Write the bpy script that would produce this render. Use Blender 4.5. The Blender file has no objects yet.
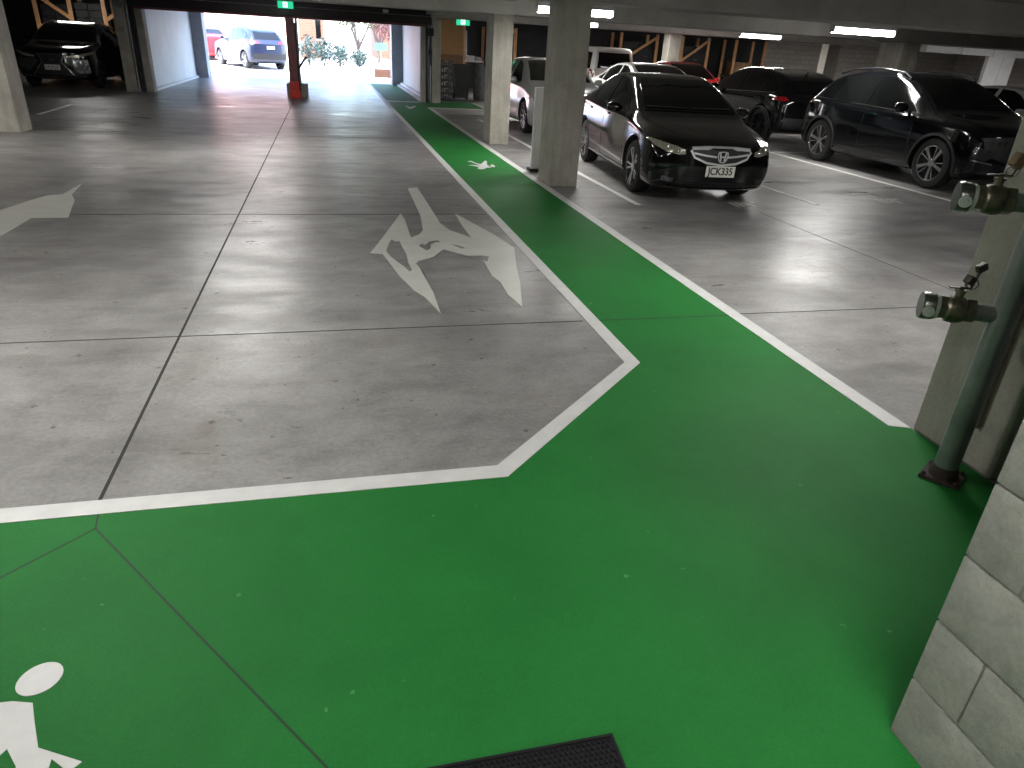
import bpy, bmesh, math, random
import numpy as np
from mathutils import Vector, Matrix
from mathutils.bvhtree import BVHTree
random.seed(7)
S = bpy.context.scene
COL = S.collection
PI = math.pi

# ------------------------------------------------------------------ materials
def new_mat(name):
    m = bpy.data.materials.new(name); m.use_nodes = True
    nt = m.node_tree; nt.nodes.clear()
    out = nt.nodes.new('ShaderNodeOutputMaterial')
    b = nt.nodes.new('ShaderNodeBsdfPrincipled')
    nt.links.new(b.outputs[0], out.inputs[0])
    return m, nt, b

def mat(name, col, rough=.5, metal=0., coat=0., emit=None, estr=0., spec=.5, trans=0., alpha=1., noise=0., nscale=6., bump=0., bscale=60.):
    m, nt, b = new_mat(name)
    b.inputs['Base Color'].default_value = (*col, 1)
    b.inputs['Roughness'].default_value = rough
    b.inputs['Metallic'].default_value = metal
    b.inputs['Coat Weight'].default_value = coat
    b.inputs['Coat Roughness'].default_value = .04
    b.inputs['Specular IOR Level'].default_value = spec
    b.inputs['Transmission Weight'].default_value = trans
    b.inputs['Alpha'].default_value = alpha
    if emit:
        b.inputs['Emission Color'].default_value = (*emit, 1)
        b.inputs['Emission Strength'].default_value = estr
    if noise or bump:
        tc = nt.nodes.new('ShaderNodeTexCoord')
    if noise:
        n = nt.nodes.new('ShaderNodeTexNoise'); n.inputs['Scale'].default_value = nscale
        n.inputs['Detail'].default_value = 6; n.inputs['Roughness'].default_value = .62
        nt.links.new(tc.outputs['Object'], n.inputs['Vector'])
        r = nt.nodes.new('ShaderNodeValToRGB')
        r.color_ramp.elements[0].position = .3; r.color_ramp.elements[1].position = .72
        r.color_ramp.elements[0].color = (*[c*(1-noise) for c in col], 1)
        r.color_ramp.elements[1].color = (*[min(1, c*(1+noise)) for c in col], 1)
        nt.links.new(n.outputs['Fac'], r.inputs['Fac']); nt.links.new(r.outputs['Color'], b.inputs['Base Color'])
    if bump:
        n2 = nt.nodes.new('ShaderNodeTexNoise'); n2.inputs['Scale'].default_value = bscale; n2.inputs['Detail'].default_value = 4
        nt.links.new(tc.outputs['Object'], n2.inputs['Vector'])
        bp = nt.nodes.new('ShaderNodeBump'); bp.inputs['Strength'].default_value = bump; bp.inputs['Distance'].default_value = .01
        nt.links.new(n2.outputs['Fac'], bp.inputs['Height']); nt.links.new(bp.outputs['Normal'], b.inputs['Normal'])
    return m

def tex_noise(nt, vec, scale, detail=5, rough=.6, dist=0.):
    n = nt.nodes.new('ShaderNodeTexNoise'); n.inputs['Scale'].default_value = scale
    n.inputs['Detail'].default_value = detail; n.inputs['Roughness'].default_value = rough
    n.inputs['Distortion'].default_value = dist
    nt.links.new(vec, n.inputs['Vector']); return n.outputs['Fac']

def ramp(nt, fac, stops):
    r = nt.nodes.new('ShaderNodeValToRGB')
    while len(r.color_ramp.elements) < len(stops): r.color_ramp.elements.new(.5)
    for e, (p, c) in zip(r.color_ramp.elements, stops):
        e.position = p; e.color = (*c, 1) if len(c) == 3 else c
    nt.links.new(fac, r.inputs['Fac']); return r.outputs['Color']

def mixc(nt, kind, fac, a, b):
    n = nt.nodes.new('ShaderNodeMix'); n.data_type = 'RGBA'; n.blend_type = kind
    if isinstance(fac, float): n.inputs[0].default_value = fac
    else: nt.links.new(fac, n.inputs[0])
    nt.links.new(a, n.inputs[6])
    if isinstance(b, tuple): n.inputs[7].default_value = (*b, 1)
    else: nt.links.new(b, n.inputs[7])
    return n.outputs[2]

def mapping(nt, src, scale):
    mp = nt.nodes.new('ShaderNodeMapping'); mp.inputs['Scale'].default_value = scale
    nt.links.new(src, mp.inputs['Vector']); return mp.outputs['Vector']

def grey(v): return (v, v, v)

def floor_concrete(nt, b, base=1.04):
    """power-trowelled slab: blotches, trowel streaks, pits, uneven polish"""
    geo = nt.nodes.new('ShaderNodeNewGeometry'); p = geo.outputs['Position']
    big = tex_noise(nt, p, .55, 6, .65, .6)
    c = ramp(nt, big, [(.28, (.15*base, .145*base, .143*base)), (.5, (.235*base, .228*base, .222*base)), (.72, (.32*base, .312*base, .302*base))])
    mid = tex_noise(nt, mapping(nt, p, (1.2, 2.0, 1.)), 1.9, 8, .72, .3)
    c = mixc(nt, 'MULTIPLY', .75, c, ramp(nt, mid, [(.32, grey(.5)), (.58, grey(1.)), (.8, grey(1.15))]))
    fine = tex_noise(nt, p, 45., 4, .7)
    c = mixc(nt, 'MULTIPLY', .55, c, ramp(nt, fine, [(.3, grey(.52)), (.7, grey(1.15))]))
    st = tex_noise(nt, p, 1.1, 8, .75, 1.2)
    c = mixc(nt, 'MIX', ramp(nt, st, [(.57, grey(0)), (.74, grey(.55))]), c, (.13*base, .108*base, .085*base))
    sc_ = tex_noise(nt, p, 7., 9, .8, .8)
    c = mixc(nt, 'MIX', ramp(nt, sc_, [(.62, grey(0)), (.72, grey(.5))]), c, (.40*base, .39*base, .37*base))
    pit = tex_noise(nt, p, 14., 2, .5)
    c = mixc(nt, 'MULTIPLY', ramp(nt, pit, [(.70, grey(0)), (.73, grey(.8))]), c, (.25, .22, .2))
    nt.links.new(c, b.inputs['Base Color'])
    ro = tex_noise(nt, mapping(nt, p, (.7, 2.2, 1.)), 1.3, 6, .7, .5)
    rr = ramp(nt, ro, [(.3, grey(.25)), (.7, grey(.5))])
    nt.links.new(rr, b.inputs['Roughness'])
    b.inputs['Specular IOR Level'].default_value = .55
    bp = nt.nodes.new('ShaderNodeBump'); bp.inputs['Strength'].default_value = .11; bp.inputs['Distance'].default_value = .02
    h = tex_noise(nt, mapping(nt, p, (1., 2.6, 1.)), 2.4, 5, .55, .3)
    nt.links.new(h, bp.inputs['Height']); nt.links.new(bp.outputs['Normal'], b.inputs['Normal'])
    return c

M = {}
m, nt, b = new_mat('trowelled_concrete'); floor_concrete(nt, b); M['floor'] = m

def worn_paint(name, col, lo, hi, scale=9.):
    """old line paint: flakes let the slab show through"""
    m, nt, b = new_mat(name)
    cc = floor_concrete(nt, b)
    geo = nt.nodes.new('ShaderNodeNewGeometry'); p = geo.outputs['Position']
    f = tex_noise(nt, mapping(nt, p, (1., .45, 1.)), scale, 7, .72, .5)
    g = tex_noise(nt, p, 2.1, 3, .5)
    mx = nt.nodes.new('ShaderNodeMath'); mx.operation = 'ADD'
    nt.links.new(f, mx.inputs[0]); nt.links.new(g, mx.inputs[1])
    k = ramp(nt, mx.outputs[0], [(lo, grey(1)), (hi, grey(0))])
    dirt = tex_noise(nt, p, 3.5, 5, .7)
    pc = ramp(nt, dirt, [(.3, tuple(c*.86 for c in col)), (.7, col)])
    n = nt.nodes.new('ShaderNodeMix'); n.data_type = 'RGBA'
    nt.links.new(k, n.inputs[0]); nt.links.new(cc, n.inputs[6]); nt.links.new(pc, n.inputs[7])
    nt.links.new(n.outputs[2], b.inputs['Base Color'])
    return m
M['white_line'] = mat('white_line_paint', (.54, .54, .53), .5, noise=.08, nscale=9.)
M['arrow_paint'] = worn_paint('worn_arrow_paint', (.54, .54, .50), 1.12, 1.15)
M['stall_paint'] = worn_paint('worn_stall_paint', (.74, .74, .70), 1.22, 1.30)

m, nt, b = new_mat('green_walkway_paint')
geo = nt.nodes.new('ShaderNodeNewGeometry'); p = geo.outputs['Position']
c = ramp(nt, tex_noise(nt, p, 1.6, 6, .6, .4), [(.3, (.0115, .128, .0225)), (.7, (.0155, .165, .030))])
c = mixc(nt, 'MULTIPLY', .5, c, ramp(nt, tex_noise(nt, p, 160., 3, .7), [(.3, grey(.72)), (.7, grey(1.12))]))
c = mixc(nt, 'MIX', ramp(nt, tex_noise(nt, p, 23., 2, .4), [(.75, grey(0)), (.78, grey(.45))]), c, (.12, .30, .14))
nt.links.new(c, b.inputs['Base Color']); b.inputs['Roughness'].default_value = .62; b.inputs['Specular IOR Level'].default_value = .13
bp = nt.nodes.new('ShaderNodeBump'); bp.inputs['Strength'].default_value = .25; bp.inputs['Distance'].default_value = .004
nt.links.new(tex_noise(nt, p, 220., 3, .6), bp.inputs['Height']); nt.links.new(bp.outputs['Normal'], b.inputs['Normal'])
M['green'] = m

def concrete(name, lo, hi, scale=2.2, bump=.3, streak=True, rough=.8):
    m, nt, b = new_mat(name)
    tc = nt.nodes.new('ShaderNodeNewGeometry'); p = tc.outputs['Position']
    c = ramp(nt, tex_noise(nt, p, scale, 7, .68, .3), [(.3, lo), (.7, hi)])
    if streak:
        c = mixc(nt, 'MULTIPLY', .6, c, ramp(nt, tex_noise(nt, mapping(nt, p, (9., 9., .7)), 1., 5, .7), [(.32, grey(.7)), (.65, grey(1.05))]))
    c = mixc(nt, 'MULTIPLY', .5, c, ramp(nt, tex_noise(nt, p, 55., 4, .7), [(.3, grey(.72)), (.7, grey(1.1))]))
    nt.links.new(c, b.inputs['Base Color']); b.inputs['Roughness'].default_value = rough
    bp = nt.nodes.new('ShaderNodeBump'); bp.inputs['Strength'].default_value = bump; bp.inputs['Distance'].default_value = .01
    nt.links.new(tex_noise(nt, p, 150. if name == 'concrete_block' else 38., 6, .7), bp.inputs['Height']); nt.links.new(bp.outputs['Normal'], b.inputs['Normal'])
    return m
M['column'] = concrete('column_concrete', (.27, .25, .215), (.43, .405, .355))
M['soffit'] = concrete('soffit_concrete', (.27, .26, .24), (.40, .385, .36), 1.2, .2, False)
M['block'] = concrete('concrete_block', (.31, .31, .275), (.46, .455, .405), 12., 1., False, .94)
M['mortar'] = concrete('mortar', (.33, .325, .29), (.44, .43, .39), 8., .6, False, .9)
M['backwall'] = concrete('painted_wall', (.27, .25, .235), (.38, .355, .335), 1.5, .3, False)
M['reveal'] = mat('white_reveal_panel', (.78, .78, .82), .55, noise=.06, nscale=1.5)
M['jamb_grey'] = mat('grey_jamb', (.34, .35, .39), .5, noise=.1)
M['dark_steel'] = mat('dark_steel', (.010, .010, .013), .45, .3, noise=.2)
M['header'] = mat('maroon_shutter_steel', (.022, .014, .017), .4, .2, noise=.25, nscale=3.)
M['maroon'] = mat('maroon_steel_post', (.16, .035, .035), .4, .1, noise=.2)
M['red'] = mat('red_sleeve', (.62, .02, .012), .4)
M['white_paint'] = mat('white_enamel', (.66, .66, .68), .45, noise=.07, nscale=5.)
M['galv'] = mat('galvanised_steel', (.26, .27, .275), .36, .85, noise=.25, nscale=9.)
M['pipe_green'] = mat('green_grey_pipe', (.20, .215, .205), .36, .45, noise=.3, nscale=5., bump=.1, bscale=40.)
M['brass'] = mat('dull_brass', (.17, .155, .11), .34, .75, noise=.35, nscale=22., bump=.15, bscale=60.)
M['cap'] = mat('cast_alloy', (.13, .135, .12), .32, .85, noise=.25, nscale=20.)
M['ring_pale'] = mat('pale_gasket', (.42, .45, .40), .5)
M['rust'] = mat('rusty_plate', (.040, .026, .022), .8, .2, noise=.6, nscale=30., bump=.5)
M['handle'] = mat('dark_handle', (.05, .04, .033), .45, .4, noise=.3, nscale=30.)
M['tag'] = mat('brown_leather_tag', (.20, .13, .075), .6, noise=.25, nscale=18.)
M['conduit'] = mat('brown_conduit', (.15, .13, .095), .5, .2, noise=.2)
M['rubber'] = mat('black_rubber', (.004, .004, .005), .6, spec=.25)
M['joint'] = mat('dark_joint', (.022, .020, .019), .9)
M['green_joint'] = mat('painted_joint', (.003, .028, .008), .7)
M['lamp'] = mat('lamp_diffuser', (.9, .9, .9), .4, emit=(1., .985, .95), estr=17.)
M['lamp_body'] = mat('lamp_housing', (.55, .55, .55), .4)
M['exit_green'] = mat('exit_green', (.01, .35, .16), .4, emit=(.02, .55, .27), estr=.9)
M['exit_white'] = mat('exit_white', (.85, .9, .87), .4, emit=(.8, 1., .9), estr=1.1)
M['orange'] = mat('orange_rack_steel', (.72, .38, .17), .5, noise=.15)
M['blue_beam'] = mat('rack_beam_steel', (.30, .21, .11), .5)
M['mdf'] = mat('tan_board', (.50, .29, .12), .7, noise=.1)
M['card'] = mat('cardboard', (.30, .18, .095), .8, noise=.12)
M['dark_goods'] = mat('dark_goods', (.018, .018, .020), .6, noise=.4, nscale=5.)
M['crate'] = mat('black_crate', (.045, .042, .042), .5, noise=.4)
M['bin'] = mat('black_bin', (.012, .012, .013), .5)
M['sack'] = mat('grey_sack', (.13, .13, .13), .8, noise=.4, nscale=14.)
# cars
M['black_paint'] = mat('black_car_paint', (.0022, .0022, .0026), .09, .0, .45, spec=.35)
M['navy_paint'] = mat('midnight_car_paint', (.003, .0035, .0045), .09, .1, .45, spec=.35)
M['char_paint'] = mat('charcoal_car_paint', (.006, .0065, .007), .09, .2, .45, spec=.35)
M['silver_paint'] = mat('silver_car_paint', (.46, .47, .45), .32, .3, .8)
M['pale_paint'] = mat('pale_silver_paint', (.46, .46, .44), .35, .1, .8)
M['white_car'] = mat('white_car_paint', (.62, .62, .60), .3, 0., 1.)
M['red_car'] = mat('red_car_paint', (.50, .012, .018), .35, .0, .6)
M['blue_car'] = mat('blue_car_paint', (.014, .021, .05), .3, .2, .6)
M['glass'] = mat('tinted_car_glass', (.003, .0035, .0035), .06, 0., .0, spec=.45)
M['plastic'] = mat('black_plastic', (.010, .010, .011), .55)
M['tyre'] = mat('tyre_rubber', (.012, .012, .012), .75)
M['alloy'] = mat('alloy_rim', (.42, .42, .43), .25, .9)
M['dark_alloy'] = mat('dark_alloy', (.05, .05, .055), .3, .8)
M['chrome'] = mat('chrome', (.66, .66, .68), .12, 1.)
M['chrome_bright'] = mat('bright_chrome', (.72, .72, .73), .3, .45)
M['lens'] = mat('headlight_lens', (.42, .40, .33), .12, .5, .8, noise=.45, nscale=38.)
M['dark_lens'] = mat('smoked_lens', (.10, .105, .11), .12, .7, .8, noise=.4, nscale=40.)
M['tail'] = mat('tail_lens', (.26, .008, .012), .15, 0., .8)
M['plate'] = mat('plate_white', (.66, .66, .60), .45)
M['plate_text'] = mat('plate_black', (.012, .012, .012), .5)
# outside
M['sunny_ground'] = concrete('pale_driveway', (.50, .49, .47), (.62, .61, .59), 1., .2, False)
M['road'] = concrete('road_asphalt', (.42, .41, .40), (.50, .49, .48), 1., .2, False)
M['foliage_blue'] = mat('silver_green_leaves', (.03, .062, .055), .6, noise=.5, nscale=3.)
M['foliage_red'] = mat('copper_leaves', (.085, .026, .026), .6, noise=.5, nscale=3.)
M['foliage_olive'] = mat('olive_leaves', (.055, .06, .028), .6, noise=.5, nscale=3.)
M['bark'] = mat('pale_bark', (.06, .05, .045), .8, noise=.4, nscale=8.)
M['pinkwall'] = mat('salmon_render', (.62, .42, .40), .8, noise=.06)
M['roof_dark'] = mat('roof_metal', (.10, .08, .08), .6)
M['sign_teal'] = mat('teal_sign', (.05, .17, .18), .5)
M['olive_door'] = mat('shed_wall', (.35, .33, .30), .7)

def brick_mat(name, c1, c2, mo, sx, sy):
    m, nt, b = new_mat(name)
    tc = nt.nodes.new('ShaderNodeTexCoord')
    sp = nt.nodes.new('ShaderNodeSeparateXYZ'); cb = nt.nodes.new('ShaderNodeCombineXYZ')
    nt.links.new(tc.outputs['Object'], sp.inputs[0])
    ad = nt.nodes.new('ShaderNodeMath'); ad.operation = 'ADD'
    nt.links.new(sp.outputs[0], ad.inputs[0]); nt.links.new(sp.outputs[1], ad.inputs[1])
    nt.links.new(ad.outputs[0], cb.inputs[0]); nt.links.new(sp.outputs[2], cb.inputs[1])
    br = nt.nodes.new('ShaderNodeTexBrick'); nt.links.new(cb.outputs[0], br.inputs['Vector'])
    br.inputs['Scale'].default_value = 1.; br.inputs['Brick Width'].default_value = sx; br.inputs['Row Height'].default_value = sy
    br.inputs['Mortar Size'].default_value = .012
    br.inputs['Color1'].default_value = (*c1, 1); br.inputs['Color2'].default_value = (*c2, 1); br.inputs['Mortar'].default_value = (*mo, 1)
    nt.links.new(br.outputs['Color'], b.inputs['Base Color']); b.inputs['Roughness'].default_value = .85
    return m
M['brick'] = brick_mat('red_brick', (.105, .034, .016), (.135, .046, .021), (.12, .09, .07), .24, .086)
M['blockwork'] = brick_mat('grey_blockwork', (.42, .385, .36), (.48, .44, .41), (.30, .28, .26), .4, .2)

# ------------------------------------------------------------------ geometry helpers
class MB:
    def __init__(self): self.bm = bmesh.new()
    def quadbox(self, c8, bevel=0.):
        vs = [self.bm.verts.new(c) for c in c8]
        fs = [(3, 2, 1, 0), (4, 5, 6, 7), (0, 1, 5, 4), (1, 2, 6, 5), (2, 3, 7, 6), (3, 0, 4, 7)]
        faces = [self.bm.faces.new([vs[i] for i in f]) for f in fs]
        if bevel:
            es = list({e for f in faces for e in f.edges})
            bmesh.ops.bevel(self.bm, geom=es, offset=bevel, segments=2, profile=.6, affect='EDGES')
        return self
    def box(self, x0, x1, y0, y1, z0, z1, bevel=0.):
        return self.quadbox([(x0, y0, z0), (x1, y0, z0), (x1, y1, z0), (x0, y1, z0), (x0, y0, z1), (x1, y0, z1), (x1, y1, z1), (x0, y1, z1)], bevel)
    def obox(self, c, size, rot, bevel=0.):
        """box of given size, rotated by 3x3/4x4 matrix, centred at c"""
        R = rot.to_3x3(); h = [s/2 for s in size]
        pts = [(-1, -1, -1), (1, -1, -1), (1, 1, -1), (-1, 1, -1), (-1, -1, 1), (1, -1, 1), (1, 1, 1), (-1, 1, 1)]
        return self.quadbox([tuple(Vector(c)+R @ Vector((p[0]*h[0], p[1]*h[1], p[2]*h[2]))) for p in pts], bevel)
    def beam(self, p0, p1, w, h, bevel=0.):
        p0 = Vector(p0); p1 = Vector(p1); d = p1-p0
        R = d.to_track_quat('X', 'Z').to_matrix()
        return self.obox((p0+p1)/2, (d.length, w, h), R, bevel)
    def rings(self, rings, cap=True, close=False):
        vv = [[self.bm.verts.new(p) for p in r] for r in rings]
        n = len(vv[0])
        prs = list(zip(vv[:-1], vv[1:]))
        if close: prs.append((vv[-1], vv[0]))
        for a, b in prs:
            for i in range(n):
                j = (i+1) % n
                self.bm.faces.new((a[i], a[j], b[j], b[i]))
        if cap and not close:
            self.bm.faces.new(list(reversed(vv[0]))); self.bm.faces.new(vv[-1])
        return self
    def lathe(self, prof, axis_o, axis_d, n=24, close=False):
        """prof: (dist along axis, radius)"""
        o = Vector(axis_o); d = Vector(axis_d).normalized()
        u = d.orthogonal().normalized(); v = d.cross(u)
        return self.rings([[o+d*t+(u*math.cos(2*PI*i/n)+v*math.sin(2*PI*i/n))*max(r, 1e-4) for i in range(n)] for t, r in prof], not close, close)
    def cyl(self, p0, p1, r, n=20, r1=None):
        p0 = Vector(p0); p1 = Vector(p1); L = (p1-p0).length
        return self.lathe([(0, r), (L, r if r1 is None else r1)], p0, p1-p0, n)
    def tube(self, pts, r, n=10):
        pts = [Vector(p) for p in pts]; rings = []; u = None
        for i, p in enumerate(pts):
            d = ((pts[min(i+1, len(pts)-1)]-pts[max(i-1, 0)])).normalized()
            u = d.orthogonal().normalized() if u is None else (u-d*u.dot(d)).normalized()
            v = d.cross(u)
            rr = r[i] if isinstance(r, (list, tuple)) else r
            rings.append([p+(u*math.cos(2*PI*k/n)+v*math.sin(2*PI*k/n))*rr for k in range(n)])
        return self.rings(rings)
    def prism(self, poly, z0, z1):
        a = [self.bm.verts.new((x, y, z0)) for x, y in poly]; b_ = [self.bm.verts.new((x, y, z1)) for x, y in poly]
        n = len(poly)
        f0 = self.bm.faces.new(a); f1 = self.bm.faces.new(b_)
        for i in range(n):
            j = (i+1) % n; self.bm.faces.new((a[i], a[j], b_[j], b_[i]))
        f0.normal_update(); f1.normal_update()
        bmesh.ops.triangulate(self.bm, faces=[f0, f1])
        return self
    def ball(self, c, r, seg=16, scale=(1, 1, 1)):
        mt = Matrix.Translation(c) @ Matrix.Diagonal((*[r*s for s in scale], 1))
        bmesh.ops.create_uvsphere(self.bm, u_segments=seg, v_segments=seg//2, radius=1, matrix=mt); return self
    def build(self, name, material, parent=None, smooth=None):
        bmesh.ops.recalc_face_normals(self.bm, faces=self.bm.faces[:])
        me = bpy.data.meshes.new(name); self.bm.to_mesh(me); self.bm.free()
        mats = material if isinstance(material, (list, tuple)) else [material]
        for mm in mats: me.materials.append(mm)
        if smooth is not None:
            me.polygons.foreach_set('use_smooth', [True]*len(me.polygons))
            me.set_sharp_from_angle(angle=math.radians(smooth))
        o = bpy.data.objects.new(name, me); COL.objects.link(o)
        if parent: o.parent = parent
        return o

def tag(o, label, cat=None, group=None, kind=None):
    if label: o['label'] = label
    if cat: o['category'] = cat
    if group: o['group'] = group
    if kind: o['kind'] = kind
    return o
def empty(name, loc=(0, 0, 0), rz=0.):
    o = bpy.data.objects.new(name, None); COL.objects.link(o)
    o.location = loc; o.rotation_euler = (0, 0, rz); o.empty_display_size = .2
    return o
def struct(name, mb, material, label=None, smooth=None, parent=None):
    o = mb.build(name, material, parent, smooth)
    if not parent: o['kind'] = 'structure'
    if label: o['label'] = label
    return o
def copy_thing(o, parent=None):
    c = o.copy(); COL.objects.link(c)
    if parent: c.parent = parent
    for ch in o.children: copy_thing(ch, c)
    return c

# ------------------------------------------------------------------ camera (height 1.6 m, pitched down, slight roll)
cx, cy = 512., 384.
D = np.array([430-cx, 1800-cy, 0.]); V = np.array([325-cx, 37-cy, 0.])
F = math.sqrt(-(D @ V)); D[2] = F; V[2] = F
dn = D/np.linalg.norm(D); fw = V/np.linalg.norm(V); zz = -dn; xx = np.cross(fw, zz)
R = np.array([xx, fw, zz])
if R[0, 0] < 0: R[0] *= -1
right = R[:, 0]; down = R[:, 1]; fwd = R[:, 2]
cam = bpy.data.cameras.new('camera'); cam.sensor_width = 36; cam.lens = 36*F/1024; cam.clip_start = .05; cam.clip_end = 500
co = bpy.data.objects.new('camera', cam); COL.objects.link(co)
co.matrix_world = Matrix(((right[0], -down[0], -fwd[0], 0), (right[1], -down[1], -fwd[1], 0), (right[2], -down[2], -fwd[2], 1.6), (0, 0, 0, 1)))
S.camera = co

# ------------------------------------------------------------------ setting
CEIL = 2.5
fl = struct('floor', MB().box(-16, 30, -8, 31.2, -.3, 0), M['floor'])
MB().box(-.925, -.911, 2.36, 31, 0, .0012).build('floor_joint', M['joint'], fl)
for x0, x1, yy in ((-12, 1.55, 4.04), (2.72, 14, 4.06)):
    MB().box(x0, x1, yy-.005, yy+.005, 0, .0012).build('floor_joint', M['joint'], fl)
for x0, x1 in ((-12, 1.55),):
    MB().box(x0, x1, 7.2, 7.215, 0, .001).build('floor_joint', M['joint'], fl)
MB().box(-10, 1.55, 13.4, 13.41, 0, .001).build('floor_joint', M['joint'], fl)
MB().box(4.88, 4.888, 4.06, 7.3, 0, .001).build('floor_joint', M['joint'], fl)

walk = MB().prism([(-7, -4), (2.72, -4), (2.72, 2.42), (2.67, 2.5), (2.67, 20.35), (4.3, 20.35), (4.3, 22.6), (2.67, 22.6), (2.67, 30.9), (1.62, 30.9), (1.62, 3.35), (.62, 2.36), (-7, 2.36)], 0, .002).build('green_walkway', M['green'])
tag(walk, 'glossy green painted pedestrian walkway across the garage floor', kind='structure')
for a, b_ in (((-.90, 2.33), (-.885, 2.235)), ((-.885, 2.235), (-1.75, 1.38)), ((-.885, 2.235), (.63, .16))):
    MB().beam((*a, .0023), (*b_, .0023), .0065, .0012).build('floor_joint', M['green_joint'], walk)
MB().box(1.66, 2.63, 4.03, 4.042, .002, .0028).build('floor_joint', M['green_joint'], walk)
def paint(name, polys, material, label, cat='floor marking', z=.0045, group=None):
    mb = MB()
    for p_ in polys: mb.prism(p_, .0005, z)
    return tag(mb.build(name, material), label, cat, group)
paint('white_edge_line', [[(1.57, 30.9), (1.57, 3.36), (.605, 2.41), (-7, 2.41), (-7, 2.32), (.63, 2.32), (1.66, 3.345), (1.66, 30.9)]], M['white_line'],
      'long white edge line with two bends, left of the green walkway', 'painted line')
paint('white_edge_line', [[(2.62, 2.46), (2.72, 2.42), (2.72, 20.3), (2.62, 20.4)]], M['white_line'],
      'straight white edge line on the parked-car side of the green walkway', 'painted line')
paint('white_edge_line', [[(2.72, 20.3), (4.36, 20.3), (4.36, 20.4), (2.62, 20.4)]], M['white_line'],
      'short white line along the near edge of the side branch of green floor', 'painted line')
paint('white_edge_line', [[(4.27, 20.4), (4.36, 20.4), (4.36, 22.6), (4.27, 22.6)]], M['white_line'],
      'short white line closing the far end of the green side branch by the crates', 'painted line')
paint('threshold_line', [[(1.66, 22.05), (2.64, 22.05), (2.64, 22.3), (1.66, 22.3)]], M['white_line'],
      'white cross line on the green walkway at the garage doorway', 'painted line')
# arrows and pictograms (outlines in metres on the floor)
A_out = [(.87, 8.6), (.991, 8.67), (.998, 7.645), (1., 6.79), (1.05, 6.516), (1.206, 6.212), (1.2, 6.68), (1.219, 7.234), (1.442, 6.345), (1.526, 5.858), (1.405, 5.26), (1.332, 4.88), (1.189, 4.336), (1.171, 4.6), (1.207, 4.89), (1.186, 5.05), (1.195, 5.45), (1.097, 5.58), (.888, 5.838), (.765, 5.598), (.622, 5.483)]
paint('turn_arrow', [A_out[:2]+[(.998, 7.645), (1., 6.79), (.888, 5.838), (.765, 5.598), (.744, 6.365), (.796, 6.522), (.846, 7.137)],
                     [(1., 6.79), (1.05, 6.516), (1.206, 6.212), (1.2, 6.68), (1.219, 7.234), (1.442, 6.345), (1.526, 5.858), (1.40, 5.26), (1.332, 4.88), (1.21, 4.336), (1.171, 4.6), (1.18, 4.89), (1.15, 5.05), (1.17, 5.45), (1.097, 5.58), (.888, 5.838)],
                     [(.765, 5.598), (.622, 5.483), (.623, 5.143), (.645, 4.694), (.636, 4.267), (.572, 4.608), (.515, 4.75), (.444, 5.102), (.363, 5.713), (.263, 5.75), (.354, 6.082), (.653, 7.234), (.668, 6.953), (.652, 6.231), (.744, 6.365)][::-1]],
      M['arrow_paint'], 'worn white two-headed turn arrow painted on the grey driveway floor', 'floor arrow')
ar = bpy.data.objects['turn_arrow']
for k, pl_ in enumerate(([(.396, 5.808), (.43, 6.0), (.471, 6.185), (.50, 6.10), (.538, 6.12), (.545, 5.9), (.557, 5.671), (.545, 5.45), (.555, 5.25), (.531, 5.2), (.50, 5.35), (.475, 5.433), (.42, 5.62)],
                         [(.69, 5.95), (.74, 5.80), (.78, 5.86), (.80, 6.0), (.86, 6.08), (.90, 6.06), (.88, 6.14), (.80, 6.10), (.75, 5.98), (.72, 6.03)],
                         [(1.02, 5.62), (1.10, 5.52), (1.2, 5.44), (1.21, 5.50), (1.24, 5.58), (1.19, 5.62), (1.12, 5.62)],
                         [(.98, 6.0), (1.05, 5.85), (1.09, 5.86), (1.04, 5.95)],
                         [(.60, 5.42), (.64, 5.2), (.655, 4.95), (.67, 5.0), (.66, 5.25), (.63, 5.45)])):
    MB().prism(pl_, .0046, .0052).build('worn_patch', M['floor'], ar)
paint('turn_arrow', [[(-3.6, 7.0), (-3.3, 7.2), (-3.014, 7.366), (-2.907, 7.838), (-2.841, 8.045), (-2.72, 8.116), (-2.71, 8.72), (-2.637, 8.119), (-2.53, 7.846), (-2.368, 7.081), (-2.663, 7.057), (-2.663, 6.382), (-3.0, 5.6), (-3.1, 6.4), (-3.6, 6.5)]],
      M['arrow_paint'], 'worn white arrow with ragged edges at the left, near the concrete column', 'floor arrow')
paint('walking_figure', [[(2.003, 10.813), (2.075, 10.893), (2.102, 10.691), (2.15, 10.594), (2.171, 10.587), (2.307, 10.934), (2.32, 10.848), (2.254, 10.559), (2.262, 10.447), (2.235, 10.355), (2.281, 10.38), (2.262, 10.27), (2.184, 10.249), (2.12, 10.115), (2.067, 10.102), (2.036, 10.184), (2.091, 10.297), (2.045, 10.359), (2.0, 10.43), (1.948, 10.429), (1.999, 10.49), (2.064, 10.475), (2.13, 10.448), (2.135, 10.504), (2.099, 10.562), (2.06, 10.771)],
                         [(2.294, 10.50), (2.346, 10.56), (2.345, 10.364), (2.31, 10.30), (2.285, 10.347)]], M['white_line'],
      'small white pedestrian figure painted on the walkway level with the front column', 'floor pictogram')
paint('walking_figure', [[(2.015, 20.366), (2.104, 20.712), (2.13, 20.3), (2.331, 20.807), (2.346, 20.579), (2.107, 19.74), (2.054, 19.791), (2.068, 20.237)]], M['white_line'],
      'faint far white figure on the green walkway just inside the doorway', 'floor pictogram')
el = [(-.848+.0535*math.cos(t)*1.0+.004*math.sin(t), 1.571+.055*math.sin(t)) for t in [2*PI*k/32 for k in range(32)]]
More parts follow.
